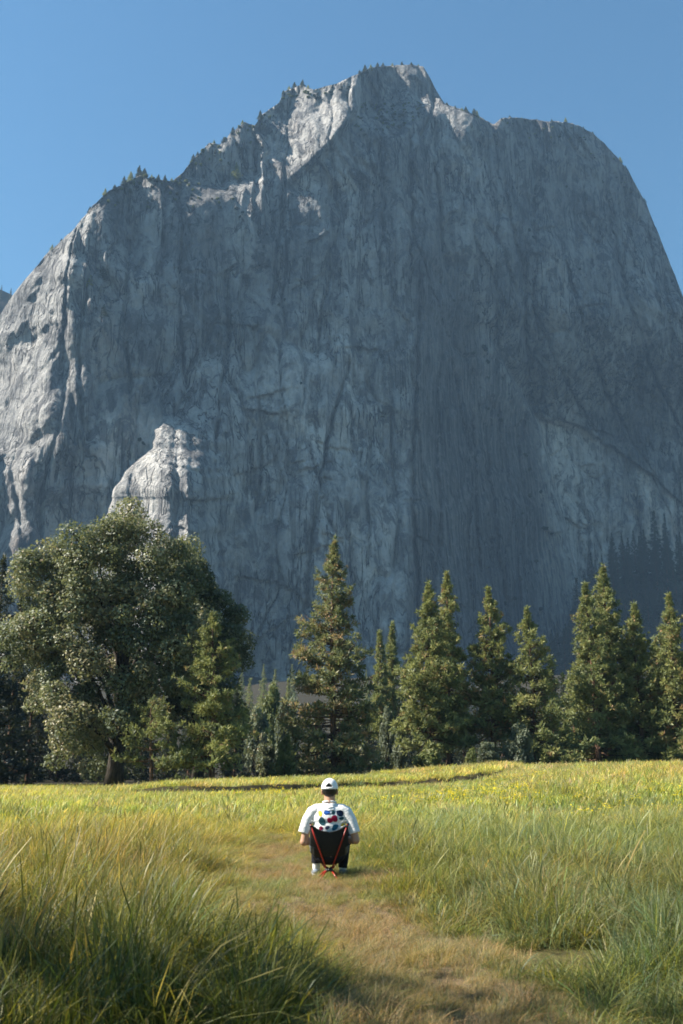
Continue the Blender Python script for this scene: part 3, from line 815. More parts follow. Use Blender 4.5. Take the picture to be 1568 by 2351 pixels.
pine_at(657, 1692, 82, 'knee-high sunlit pine sapling at the meadow edge', 36, 27, cb=0.03, whorl=0.22, per=7, nclump=8, prof=0.7, brown=0.02, gap=0.05, clump=0.30)

# --- an unseen oak, added out of the picture to shade the nearest grass
shade_poly = [(-3.6, 5.4), (-3.2, 7.6), (-1.6, 9.2), (0.6, 9.8), (2.6, 8.8), (3.6, 6.8), (3.0, 5.0), (0.5, 4.3), (-2.0, 4.4)]
mo = make_oak(9, shade_poly, 0.0, 0.0, 46, 8000, 2.6, 0.115, (0.6, 1.1), (0.2, 0.8), 4, 0.3)
put_tree('oak_tree', 'small unseen oak added out of view to cast shade on the near grass', 'tree', mo, (M['oak_bark'], M['oak']), Vector((-10.3, 2.4, 0)))

# --- broadleaf trees and bushes that share meshes
def make_bush(seed, n=2600, leaf=0.075, tall=1.0, lob=16, tone=(0.2, 0.8)):
    rng = np.random.default_rng(seed)
    lobes = []
    for _ in range(lob):
        a = rng.uniform(0, 2 * math.pi); r = rng.random() ** 0.5 * 0.62; z = rng.uniform(0.16, 0.86) * tall
        r *= (1.05 - 0.5 * z / tall)
        lobes.append((r * math.cos(a), r * math.sin(a), z, rng.uniform(0.16, 0.30)))
    tb = Bag()
    for l in lobes:
        limb(tb, (l[0] * 0.15, l[1] * 0.15, -0.03), l[:3], 0.022, 0.008, rng, 0.1, 5, 5)
    v, q, t = leaf_cloud(lobes, n, leaf, rng, tone)
    return tb.mesh('bush_stems'), mesh_np('bush_crown', v, q, {'tone': t})


BUSH = [make_bush(s) for s in (41, 42, 43)]
TALLB = [make_bush(s, 5200, 0.06, 1.9, 34, (0.1, 0.8)) for s in (44, 45, 46)]
# each material needs a mesh of its own
def dressed(meshes, mat, bark):
    out = []
    for a, c in meshes:
        a, c = a.copy(), c.copy()
        a.materials.append(bark); c.materials.append(mat)
        out.append((a, c))
    return out
BUSH_L = dressed(BUSH, M['bush'], M['oak_bark'])
BUSH_D = dressed(BUSH, M['dark_needles'], M['oak_bark'])
WILLOW = dressed(TALLB, M['willow'], M['oak_bark'])
BROAD = dressed(TALLB, M['bush'], M['oak_bark'])
BROAD_D = dressed(TALLB, M['oak'], M['oak_bark'])


def put_copy(name, label, cat, meshes, loc, rz, scale, group=None, first='trunk'):
    t = thing(name, label, cat, loc, rz, scale, group)
    obj(first, meshes[0], None, t)
    obj('crown', meshes[1], None, t)
    return t


def bush_at(px, top, half, Y, label, kind, k, name='bush', cat='bush', group=None, rz=None):
    b = base_at(px, Y)
    h = float(at(px, top, Y)[1]) - b.z
    w = half * Y / F
    tall = 2.0 if kind in (WILLOW, BROAD, BROAD_D) else 1.05
    return put_copy(name, label, cat, kind[k % 3], b, random.uniform(0, 6) if rz is None else rz, (w / 0.85, w / 0.85, h / tall), group, 'stem' if cat == 'bush' else 'trunk')


bush_at(868, 1752, 26, 84, 'small yellow-green bush just past the ponderosa trunk', BUSH_L, 0)
bush_at(975, 1722, 50, 83, 'round pale bush at the foot of the touching pair of pines', BUSH_L, 1)
bush_at(1075, 1718, 24, 84, 'upright bush between the red pine trunks and the narrow pine', BUSH_L, 2)
bush_at(1118, 1690, 34, 86, 'leafy bush at the narrow pine, spreading toward its trunk', WILLOW, 2, rz=1.0)
bush_at(1178, 1745, 28, 83, 'low grey-green bush beside the trunk of the narrow pine', WILLOW, 0)
bush_at(905, 1768, 22, 82, 'low scrubby bush at the foot of the round pale bush', BUSH_L, 0)
bush_at(1190, 1648, 40, 89, 'pale leafy shrub under the boughs of the slender pine', WILLOW, 1)
bush_at(890, 1600, 24, 108, 'silvery willow behind the ponderosa pine', WILLOW, 0, 'willow_tree', 'tree')
bush_at(918, 1660, 26, 104, 'lower silvery willow in front of the taller silvery one', WILLOW, 1, 'willow_tree', 'tree')
bush_at(625, 1548, 36, 150, 'mid-green broadleaf tree in the gap beside the dark oak', BROAD, 1, 'broadleaf_tree', 'tree')
bush_at(660, 1562, 34, 132, 'bluish broadleaf tree in the gap before the ponderosa', WILLOW, 2, 'broadleaf_tree', 'tree')
bush_at(590, 1600, 38, 140, 'shaded broadleaf tree against the flank of the dark oak', BROAD_D, 0, 'broadleaf_tree', 'tree')
bush_at(612, 1690, 30, 92, 'brownish bush in the shade beneath the dark oak', BROAD_D, 2, 'broadleaf_tree', 'tree')
for k, (px, top, half) in enumerate(((388, 1785, 9), (412, 1778, 11), (436, 1782, 9))):
    bush_at(px, top, half, 52, 'pale weedy plant rising from the grass before the oak trunk', BUSH_L, k, 'meadow_plant', 'plant', 'weeds before the oak')

# --- shared conifers: forest behind the first row
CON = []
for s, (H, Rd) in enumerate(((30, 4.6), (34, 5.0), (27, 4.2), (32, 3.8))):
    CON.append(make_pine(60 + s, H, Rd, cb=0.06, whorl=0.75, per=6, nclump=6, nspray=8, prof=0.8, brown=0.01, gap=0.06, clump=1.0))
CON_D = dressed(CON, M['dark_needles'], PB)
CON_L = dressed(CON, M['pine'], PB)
CONH = (30, 34, 27, 32)
rng = np.random.default_rng(5)


def conifer(px, Y, hgt, kind, label, group, k, name='conifer_tree'):
    b = base_at(px, Y)
    s = hgt / CONH[k % 4]
    return put_copy(name, label, 'tree', kind[k % 4], b - Vector((0, 0, 0.4)), rng.uniform(0, 6.28), (s * rng.uniform(0.9, 1.25), s * rng.uniform(0.9, 1.25), s), group)


# shaded wood behind the first row of pines
k = 0
for row, (Y, tops) in enumerate(((124, 1640), (146, 1612), (185, 1580))):
    for px in np.arange(-120, 1700, 50):
        p = px + rng.uniform(-16, 16)
        if (560 < p < 690 and row == 0) or (row == 2 and not 690 < p < 1420):
            continue
        if row == 2:
            p += 25
        if 560 < p < 700:
            tp = 1625 + rng.uniform(-15, 25)
        elif 590 < p < 960:
            tp = (1640 if row < 2 else 1600) + rng.uniform(-20, 40)
        elif p < 120:
            tp = 1490 + rng.uniform(-10, 50)
        elif p > 1230:
            tp = 1520 + rng.uniform(-20, 60)
        else:
            tp = (1590 if row < 2 else 1560) + rng.uniform(-25, 60)
        b = base_at(p, Y)
        h = max(4.0, float(at(p, tp, Y)[1]) - b.z)
        k += 1
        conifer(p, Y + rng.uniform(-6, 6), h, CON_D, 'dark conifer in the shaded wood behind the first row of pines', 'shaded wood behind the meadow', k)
# trees beyond the frame that keep the wood's edge in shade
for px, Y, h in ((-70, 84, 21), (-150, 80, 24), (-30, 96, 22), (-240, 90, 25), (20, 100, 19), (70, 104, 16), (1640, 104, 22), (1700, 98, 24)):
    k += 1
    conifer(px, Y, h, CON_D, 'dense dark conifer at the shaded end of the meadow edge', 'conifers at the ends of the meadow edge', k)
# forest on the slope at the foot of the rock
for (px, Y, h) in ((1345, 934, 60), (1382, 937, 58), (1438, 936, 49), (1490, 934, 46), (1540, 932, 64), (1568, 930, 60), (1365, 928, 47), (1410, 932, 38), (1462, 932, 38), (1515, 930, 45), (1334, 926, 45)):
    k += 1
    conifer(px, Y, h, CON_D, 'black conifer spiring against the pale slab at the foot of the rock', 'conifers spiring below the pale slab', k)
for row, Y in enumerate((916, 904, 892, 880, 866, 850, 832)):
    for px in np.arange(1250 if row > 2 else 1335, 1610, 33):
        p = px + rng.uniform(-9, 9)
        k += 1
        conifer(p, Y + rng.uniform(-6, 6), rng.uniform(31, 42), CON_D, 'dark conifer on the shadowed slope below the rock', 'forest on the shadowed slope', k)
for row, Y in enumerate((560, 400, 300)):
    for px in list(np.arange(560, 700, 36)) + list(np.arange(850, 950, 40)) + [1080, 1180, 1270, 10, 60]:
        p = px + rng.uniform(-14, 14)
        k += 1
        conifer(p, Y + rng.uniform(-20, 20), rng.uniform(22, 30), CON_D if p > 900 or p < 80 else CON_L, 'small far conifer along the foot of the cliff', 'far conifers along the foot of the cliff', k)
# wooded hill edge
for j in range(26):
    i = rng.integers(35, 40); q = rng.integers(72, 79)
    c = Vector((HX[i, q], HY[i, q], HZ[i, q] - 1))
    s = rng.uniform(0.6, 0.95)
    put_copy('conifer_tree', 'blue-dark conifer on the far hill behind the rock flank', 'tree', CON_D[j % 4], c, rng.uniform(0, 6), s, 'conifers on the far hill')
# conifers along the skyline of the rock, shrubs on its ledges
sky_px = [(118, 9), (140, 7), (205, 8), (240, 10), (262, 9), (284, 13), (300, 15), (318, 17), (330, 14), (345, 9), (362, 10), (378, 11), (392, 8), (442, 11), (452, 9), (492, 9), (512, 10), (536, 10), (555, 9), (596, 14), (650, 9), (664, 10), (676, 13), (694, 14), (708, 9), (826, 10), (838, 13), (850, 10), (866, 9), (880, 11), (902, 9), (922, 9), (944, 10), (962, 8), (1028, 8), (1044, 8), (1060, 8), (1072, 12), (1088, 14), (1096, 13), (1152, 8), (1172, 8), (1200, 7), (1234, 7), (1268, 8), (1300, 9), (1340, 8), (1362, 9), (1424, 11), (1438, 8), (1480, 8), (540, 24), (232, 16), (238, 14), (205, 13)]
for j, (px, h) in enumerate(sky_px):
    row = np.interp(px, gpx, ridge)
    py = row + rng.uniform(1, 5)
    if h == 24: py = 412
    if px in (232, 238) and h in (14, 16): py = 640 + 14 * (px - 232)
    if px == 205 and h == 13: py = 655
    c = on_rock(px, py)
    s = h / CONH[j % 4]
    put_copy('conifer_tree', 'tiny conifer rooted on the rock near its skyline', 'tree', CON_D[j % 4] if j % 3 else CON_L[j % 4], c - Vector((0, -2, 1.0)), rng.uniform(0, 6), (s * 2.1, s * 2.1, s * 0.85), 'tiny conifers on the rock')
spots = [(1112, 800, 9, 16), (1086, 812, 6, 9), (1120, 830, 7, 10), (1150, 965, 8, 10), (1142, 955, 6, 7), (1120, 940, 5, 6), (1205, 1045, 7, 9), (1214, 1080, 6, 8), (1240, 1130, 6, 8), (1216, 1140, 8, 10), (1250, 1215, 11, 9), (1265, 1225, 8, 7), (1198, 1180, 5, 6), (1230, 1290, 7, 8), (1195, 1330, 6, 7), (1160, 1385, 9, 8), (1180, 1375, 8, 7), (1130, 1395, 8, 8), (1095, 1360, 6, 7), (1190, 1440, 12, 10), (1240, 1400, 10, 8), (1290, 1470, 12, 14), (322, 1010, 5, 7), (330, 1018, 5, 6), (640, 700, 5, 7), (655, 690, 4, 6), (1215, 530, 6, 9), (1225, 545, 5, 7), (1300, 430, 5, 7), (1385, 420, 6, 8), (1330, 620, 5, 6), (1010, 650, 4, 5), (735, 500, 3, 4), (690, 880, 4, 6), (1042, 690, 4, 6)]
for q in range(70):
    spots.append((rng.uniform(815, 965), rng.uniform(236, 300), rng.uniform(3, 7), rng.uniform(3, 6)))
for q in range(60):
    p = rng.uniform(250, 600); rr = np.interp(p, gpx, ridge)
    spots.append((p, rr + rng.uniform(6, 90) * rng.random(), rng.uniform(3, 7), rng.uniform(4, 8)))
for q in range(30):
    p = rng.uniform(600, 830); rr = np.interp(p, gpx, ridge)
    spots.append((p, rr + rng.uniform(2, 26), rng.uniform(3, 7), rng.uniform(3, 6)))
for q in range(26):
    p = rng.uniform(1130, 1440); rr = np.interp(p, gpx, ridge)
    spots.append((p, rr + rng.uniform(2, 60), rng.uniform(3, 6), rng.uniform(3, 6)))
for q in range(18):
    spots.append((rng.uniform(430, 560), rng.uniform(415, 500), rng.uniform(3, 6), rng.uniform(3, 6)))
for j, (px, py, hw, hh) in enumerate(spots):
    c = on_rock(px, py)
    kind = BUSH_D if (j < 35 or j % 2) else BUSH_L
    put_copy('shrub', 'dark scrub bush clinging to a ledge of the rock', 'bush', kind[j % 3], c - Vector((0, 0.2 * hw, 0.5 * hh * 0.4)), rng.uniform(0, 6), (hw * 0.52, hw * 0.52, hh * 0.44), 'scrub clinging to the rock', 'stem')

# ------------------------------------------------------------------ grass
def make_tuft(seed, n, spread, h, w, lean, curl, flat=0.0, straw=0.2, head=0.0, segs=4, flower=0.0):
    """n blades as tapering bent ribbons; every blade has its own colour"""
    rng = np.random.default_rng(seed)
    V, Q, C = [], [], []
    cnt = 0
    for i in range(n):
        a = rng.uniform(0, 2 * math.pi); r = spread * math.sqrt(rng.random())
        b = np.array([r * math.cos(a), r * math.sin(a), 0.0])
        L = h * rng.uniform(0.5, 1.12)
        az = rng.uniform(0, 2 * math.pi)
        d = np.array([math.cos(az), math.sin(az), 0.0]) * rng.uniform(0.2, 1.0) + np.array([lean, 0, 0])
        tilt = rng.uniform(0.05, 0.35) + flat
        s = np.linspace(0, 1, segs + 1)
        ang = tilt + curl * rng.uniform(0.3, 1.3) * s ** 1.5
        dx = np.cumsum(np.sin(ang)) * L / segs; dz = np.cumsum(np.cos(ang)) * L / segs
        dx = np.concatenate([[0], dx[:-1]]); dz = np.concatenate([[0], dz[:-1]])
        c = b + d[None] * dx[:, None] + np.array([0, 0, 1.0]) * np.maximum(dz, -0.0)[:, None]
        c[:, 2] = np.maximum(c[:, 2], 0.004)
        side = np.cross(d, [0, 0, 1.0]); side = side / (np.linalg.norm(side) + 1e-9)
        tw = rng.uniform(-0.9, 0.9)
        side = side * math.cos(tw) + d / (np.linalg.norm(d) + 1e-9) * math.sin(tw)
        ww = w * rng.uniform(0.6, 1.3) * np.clip(1.02 - s ** 1.6, 0.06, 1) * np.where(s < 0.1, 0.75, 1)
        if rng.random() < head:
            ww = ww * 0.45
            ww[-2:] = w * np.array([1.5, 0.7])
        if rng.random() < straw:
            col = np.array([1.9, 1.5, 1.4]) * rng.uniform(0.75, 1.4)
        else:
            col = np.array([1.0, 1.0, 1.0]) * rng.uniform(0.45, 1.35) * np.array([rng.uniform(0.8, 1.15), 1, rng.uniform(0.7, 1.3)])
        vv = np.stack([c - side * ww[:, None] * 0.5, c + side * ww[:, None] * 0.5], 1).reshape(-1, 3)
        j = np.arange(segs) * 2 + cnt
        V.append(vv); Q.append(np.stack([j, j + 1, j + 3, j + 2], 1)); C.append(np.tile(col, (len(vv), 1)))
        cnt += len(vv)
        if rng.random() < flower:
            for _ in range(5):
                p = c[-1] + rng.normal(size=3) * 0.035 * h
                u1 = rng.normal(size=3); u1 /= np.linalg.norm(u1); u2 = np.cross(u1, rng.normal(size=3)); u2 /= np.linalg.norm(u2)
                sz = 0.020 * h
                V.append(np.array([p - u1 * sz, p - u2 * sz, p + u1 * sz, p + u2 * sz])); Q.append(np.array([[0, 1, 2, 3]]) + cnt)
                C.append(np.tile([4.2, 2.9, 0.5], (4, 1))); cnt += 4
    return mesh_np('tuft', np.concatenate(V), np.concatenate(Q), {'bcol': np.concatenate(C)})


TUFTS = bpy.data.collections.new('tuft_shapes')       # source shapes for the scattered grass; not in the scene itself
def add_tuft(k, me):
    me.materials.append(M['grass'])
    o = bpy.data.objects.new('tuft_%02d' % k, me)
    TUFTS.objects.link(o)
k = 0
for s in range(4): add_tuft(k, make_tuft(100 + s, 52, 0.15, 1.0, 0.0082, 0.25, 0.95, straw=0.28, head=0.05)); k += 1                  # 0-3 upright sedge
for s in range(4): add_tuft(k, make_tuft(110 + s, 52, 0.18, 1.0, 0.0082, 0.45, 1.9, 0.15, straw=0.32, head=0.03)); k += 1             # 4-7 arched, tangled
for s in range(3): add_tuft(k, make_tuft(120 + s, 34, 0.20, 1.0, 0.028, 0.2, 1.1, 1.0, straw=0.45)); k += 1                          # 8-10 trodden, lying
for s in range(3): add_tuft(k, make_tuft(130 + s, 110, 0.55, 1.0, 0.022, 0.2, 0.8, straw=0.2, head=0.15, segs=3)); k += 1             # 11-13 far patches
for s in range(2): add_tuft(k, make_tuft(140 + s, 40, 0.45, 1.0, 0.035, 0.15, 0.6, straw=0.1, head=0.1, segs=3, flower=0.3)); k += 1  # 14-15 yellow flowers
for s in range(2): add_tuft(k, make_tuft(150 + s, 7, 0.10, 1.0, 0.007, 0.2, 0.5, straw=0.5, head=0.9)); k += 1                       # 16-17 seed stalks


def scatter_group():
    ng = bpy.data.node_groups.new('scatter_tufts', 'GeometryNodeTree')
    ng.interface.new_socket('Geometry', in_out='INPUT', socket_type='NodeSocketGeometry')
    ng.interface.new_socket('Geometry', in_out='OUTPUT', socket_type='NodeSocketGeometry')
    N = ng.nodes
    gi = N.new('NodeGroupInput'); go = N.new('NodeGroupOutput')
    iop = N.new('GeometryNodeInstanceOnPoints')
    ci = N.new('GeometryNodeCollectionInfo')
    ci.inputs['Collection'].default_value = TUFTS
    ci.inputs['Separate Children'].default_value = True
    ci.inputs['Reset Children'].default_value = True
    def attr(nm, typ):
        a = N.new('GeometryNodeInputNamedAttribute'); a.data_type = typ
        a.inputs['Name'].default_value = nm
        return [s for s in a.outputs if s.enabled and s.name == 'Attribute'][0]
    iop.inputs['Pick Instance'].default_value = True
    L = ng.links.new
    L(gi.outputs[0], iop.inputs['Points']); L(ci.outputs[0], iop.inputs['Instance'])
    L(attr('kind_id', 'INT'), iop.inputs['Instance Index'])
    e2r = N.new('FunctionNodeEulerToRotation')
    L(attr('rot', 'FLOAT_VECTOR'), e2r.inputs[0]); L(e2r.outputs[0], iop.inputs['Rotation'])
    L(attr('scl', 'FLOAT_VECTOR'), iop.inputs['Scale'])
    L(iop.outputs[0], go.inputs[0])
    return ng


SCATTER = scatter_group()


def scatter(name, X, Y, kind, scl, tint, tilt=0.12, rng=RNG, **props):
    n = len(X)
    Z = ground_z(X, Y) - 0.01
    me = bpy.data.meshes.new(name)
    me.vertices.add(n)
    me.vertices.foreach_set('co', np.stack([X, Y, Z], 1).astype(np.float32).ravel())
    me.attributes.new('kind_id', 'INT', 'POINT').data.foreach_set('value', kind.astype(np.int32))
    rot = np.stack([rng.normal(size=n) * tilt, rng.normal(size=n) * tilt + 0.06, rng.normal(size=n) * 1.6], 1)
    me.attributes.new('rot', 'FLOAT_VECTOR', 'POINT').data.foreach_set('vector', rot.astype(np.float32).ravel())
    me.attributes.new('scl', 'FLOAT_VECTOR', 'POINT').data.foreach_set('vector', scl.astype(np.float32).ravel())
    me.attributes.new('tint', 'FLOAT_VECTOR', 'POINT').data.foreach_set('vector', tint.astype(np.float32).ravel())
    o = obj(name, me, None, None, kind='stuff', **props)
    md = o.modifiers.new('scatter', 'NODES')
    md.node_group = SCATTER
    return o


def wedge(n, y0, y1, margin, rng=RNG):
    """points spread evenly over the meadow in view and a little to each side"""
    m = int(n * 1.15) + 10
    t = rng.random(m)
    Y = np.sqrt(y0 ** 2 + t * (y1 ** 2 - y0 ** 2)) if y0 >= 0 else y0 + t * (y1 - y0)
    X = (rng.random(m) * 2 - 1) * (0.40 * Y + margin)
    return X, Y


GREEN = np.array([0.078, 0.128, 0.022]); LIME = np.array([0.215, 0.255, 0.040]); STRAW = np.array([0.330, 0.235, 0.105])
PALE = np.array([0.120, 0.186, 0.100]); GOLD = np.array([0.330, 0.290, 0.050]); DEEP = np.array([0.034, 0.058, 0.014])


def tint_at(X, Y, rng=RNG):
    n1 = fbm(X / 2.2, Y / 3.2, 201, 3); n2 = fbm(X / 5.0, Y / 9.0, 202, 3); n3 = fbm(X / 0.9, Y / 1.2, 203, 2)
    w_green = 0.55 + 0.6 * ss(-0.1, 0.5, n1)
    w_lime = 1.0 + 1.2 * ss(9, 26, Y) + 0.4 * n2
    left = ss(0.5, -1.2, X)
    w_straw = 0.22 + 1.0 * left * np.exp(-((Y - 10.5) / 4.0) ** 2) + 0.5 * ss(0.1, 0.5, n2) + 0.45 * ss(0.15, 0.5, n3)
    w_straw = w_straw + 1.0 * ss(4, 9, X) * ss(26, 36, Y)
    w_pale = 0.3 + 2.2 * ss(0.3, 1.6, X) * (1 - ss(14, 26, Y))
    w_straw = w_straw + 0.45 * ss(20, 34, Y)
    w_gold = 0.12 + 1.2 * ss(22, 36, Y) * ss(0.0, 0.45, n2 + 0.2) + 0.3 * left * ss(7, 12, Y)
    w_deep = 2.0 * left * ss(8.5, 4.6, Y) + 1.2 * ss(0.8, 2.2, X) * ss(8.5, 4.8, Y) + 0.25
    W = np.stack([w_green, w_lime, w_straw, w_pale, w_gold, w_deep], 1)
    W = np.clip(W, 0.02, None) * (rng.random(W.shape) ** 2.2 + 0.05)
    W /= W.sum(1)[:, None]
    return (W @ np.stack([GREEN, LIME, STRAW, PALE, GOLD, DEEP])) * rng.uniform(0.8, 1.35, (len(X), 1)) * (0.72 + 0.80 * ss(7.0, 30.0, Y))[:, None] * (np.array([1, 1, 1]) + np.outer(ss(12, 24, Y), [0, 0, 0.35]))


def path_dist(X, Y):
    """below 0 on the trodden ground"""
    d = np.abs(X - path_mid(Y)) - path_half(Y) * (1 + 0.30 * fbm(X * 0.9, Y * 1.3, 211, 3))
    d = np.where(Y > 16.5, d + (Y - 16.5) * 0.6, d)
    chair = np.hypot((X - 0.20) / 0.85, (Y - 10.70) / 0.75) - 1.0
    return np.minimum(d, chair)


# near and middle meadow
X, Y = wedge(21000, 2.0, 20.0, 1.6)
pd = path_dist(X, Y)
gapn = fbm(X / 0.35, Y / 0.5, 222, 2)
keep = (pd > -0.02) & (Y > 3.9) & ((gapn > -0.22) | (Y > 11))
X, Y, pd = X[keep], Y[keep], pd[keep]
left = ss(0.4, -0.9, X)
hgt = 0.31 + 0.08 * left * ss(9.5, 5.0, Y) + 0.20 * fbm(X / 0.8, Y / 1.1, 221, 3) + 0.08 * ss(1.2, 2.4, X) * ss(9, 5, Y)
hgt = hgt * (0.32 + 0.68 * ss(0.0, 0.75, pd)) * RNG.uniform(0.6, 1.4, len(X))
hgt = hgt * (1 - 0.25 * ss(11, 18, Y))
up = RNG.random(len(X)) < (0.22 + 0.33 * left)
kind = np.where(up, RNG.integers(0, 4, len(X)), RNG.integers(4, 8, len(X)))
stalk = RNG.random(len(X)) < 0.08
kind = np.where(stalk, RNG.integers(16, 18, len(X)), kind)
hgt = np.where(stalk, hgt * 1.25, hgt)
wide = 1.0 + 0.5 * ss(9, 19, Y)
scl = np.stack([hgt * 0 + 0.55 * wide + 0.5 * hgt, hgt * 0 + 0.55 * wide + 0.5 * hgt, hgt], 1)
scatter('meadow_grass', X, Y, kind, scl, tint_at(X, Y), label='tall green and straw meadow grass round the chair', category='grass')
# far meadow
X, Y = wedge(15000, 18.0, 84.0, 6.0)
b = bank_y(X)
bank = np.exp(-((Y - b + 0.25) / 0.75) ** 4) * ss(-13, -7, X) * (1 - ss(11, 16, X))
b2 = 63 + 1.5 * np.sin(X * 0.5)
bank = np.maximum(bank, np.exp(-((Y - b2 + 0.3) / 1.0) ** 4) * ss(1.5, 3.0, X) * (1 - ss(6.0, 7.5, X)))
keep = RNG.random(len(X)) > 0.97 * bank
X, Y = X[keep], Y[keep]
hgt = (0.27 + 0.08 * fbm(X / 3.0, Y / 5.0, 231, 3)) * RNG.uniform(0.7, 1.3, len(X)) * (1 + 0.35 * ss(4, 10, X) * ss(22, 36, Y))
kind = RNG.integers(11, 14, len(X))
wid = 0.75 + 0.55 * ss(30, 80, Y)
scl = np.stack([wid, wid, hgt], 1)
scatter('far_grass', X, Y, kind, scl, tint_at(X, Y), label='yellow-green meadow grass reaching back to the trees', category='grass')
# yellow flowers
X, Y = wedge(3600, 16.0, 46.0, 3.0)
fl = ss(-0.05, 0.3, fbm(X / 4.0, Y / 6.0, 241, 3) + 0.25 * ss(1.0, 6.0, X) * ss(26, 36, Y)) * ss(15, 24, Y) * ss(-6, 0, X)
keep = RNG.random(len(X)) < fl * 0.35
X, Y = X[keep], Y[keep]
hgt = RNG.uniform(0.28, 0.46, len(X))
scl = np.stack([hgt * 0 + 0.8, hgt * 0 + 0.8, hgt], 1)
tn = np.tile(LIME, (len(X), 1)) * RNG.uniform(0.8, 1.2, (len(X), 1))
scatter('yellow_flower_weeds', X, Y, RNG.integers(14, 16, len(X)), scl, tn, label='yellow flowering weeds scattered through the middle meadow', category='flowers')
# trodden straw on the path
Y = RNG.uniform(2.2, 18.0, 22000); X = path_mid(Y) + RNG.uniform(-1.3, 1.3, len(Y)) * (path_half(Y) + 0.25)
pd = path_dist(X, Y)
keep = (pd < 0.22) & (RNG.random(len(X)) < 0.75)
X, Y = X[keep], Y[keep]
hgt = RNG.uniform(0.06, 0.15, len(X)) * (0.8 + 0.5 * fbm(X / 0.6, Y / 0.8, 252, 2)) * (1 + 0.5 * np.exp(-((X - 0.45) / 0.7) ** 2 - ((Y - 10.6) / 0.6) ** 2))
DRY = np.array([0.25, 0.185, 0.108])
mixw = np.clip(RNG.random(len(X)) * 0.5 + (0.15 + 0.45 * ss(7.0, 11.0, Y)) * ss(0.0, 0.4, fbm(X / 0.7, Y / 0.9, 251, 2)), 0, 1)[:, None]
tn = (DRY * (1 - mixw) + (0.5 * PALE + 0.5 * LIME) * mixw) * RNG.uniform(0.7, 1.25, (len(X), 1))
scl = np.stack([hgt * 1.5, hgt * 1.5, hgt], 1)
kind = np.where(RNG.random(len(X)) < 0.5, RNG.integers(4, 8, len(X)), RNG.integers(8, 11, len(X)))
sm = kind < 8
scl[sm] *= np.array([1.6, 1.6, 1.1])
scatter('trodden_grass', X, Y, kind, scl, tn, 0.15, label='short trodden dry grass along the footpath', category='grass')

# ------------------------------------------------------------------ the camp chair
CH = Vector((-0.125, 10.62, 0.0))
M['fabric'] = plain('black_ripstop_fabric', (0.018, 0.018, 0.017), 0.75, 0.25, 0.2, 60, 0.001)
M['side_mesh'] = plain('grey_mesh_fabric', (0.10, 0.105, 0.10), 0.8, 0.2, 0.2, 90)
M['red_pole'] = plain('red_anodised_tube', (0.32, 0.022, 0.012), 0.32, 0.5, 0.08, 40)
M['hub'] = plain('dark_plastic', (0.020, 0.021, 0.024), 0.45, 0.4)
chair = thing('camp_chair', 'low folding camp chair with black sling and red poles in the meadow', 'chair', CH, 0.0, 0.97)
rows = np.array([  # y, z centre, z edge, half width
    (-0.150, 0.480, 0.560, 0.196), (-0.138, 0.420, 0.470, 0.198), (-0.118, 0.350, 0.400, 0.200), (-0.085, 0.265, 0.335, 0.203),
    (-0.030, 0.190, 0.285, 0.200), (0.050, 0.158, 0.265, 0.196), (0.150, 0.165, 0.275, 0.203), (0.250, 0.205, 0.300, 0.213), (0.335, 0.265, 0.330, 0.220)])
tq = np.linspace(0, len(rows) - 1, 41)
rw = np.stack([np.interp(tq, np.arange(len(rows)), rows[:, i]) for i in range(4)], 1)
for _ in range(2):
    rw[1:-1] = 0.25 * rw[:-2] + 0.5 * rw[1:-1] + 0.25 * rw[2:]
sq = np.linspace(-1, 1, 25)
SX = rw[:, 3][:, None] * sq[None] * (1 - 0.0 * np.abs(sq)[None])
SY = rw[:, 0][:, None] + 0.035 * (1 - sq[None] ** 2) * np.where(tq < 4, -0.6, 0)[:, None]
SZ = rw[:, 1][:, None] + (rw[:, 2] - rw[:, 1])[:, None] * np.abs(sq)[None] ** 2.1
top_dip = np.zeros_like(SZ)
sv = np.stack([SX, SY, SZ], -1).reshape(-1, 3)
sidx = np.arange(len(sv)).reshape(41, 25)
sqd = np.stack([sidx[:-1, :-1], sidx[:-1, 1:], sidx[1:, 1:], sidx[1:, :-1]], -1)
col_is_side = (np.abs(sq[:-1] + sq[1:]) * 0.5 > 0.80)
row_is_low = (tq[:-1] > 2.6)
sidem = row_is_low[:, None] & col_is_side[None]
def sling(name, sel, mat):
    me = mesh_np(name, sv, sqd[sel].reshape(-1, 4), None, True)
    o = obj(name, me, mat, chair)
    so = o.modifiers.new('thick', 'SOLIDIFY'); so.thickness = 0.004; so.offset = 0
    return o
sling('seat_sling', ~sidem, M['fabric'])
sling('side_mesh', sidem, M['side_mesh'])
hem = Bag(); hem.tube(np.stack([SX[0], SY[0], SZ[0]], 1), 0.007, 6)
obj('top_hem', hem.mesh('top_hem'), M['fabric'], chair)
def rod(name, pts, r, mat, parent=chair, seg=8):
    bg_ = Bag(); bg_.tube(np.array(pts, float), r, seg)
    return obj(name, bg_.mesh(name), mat, parent)
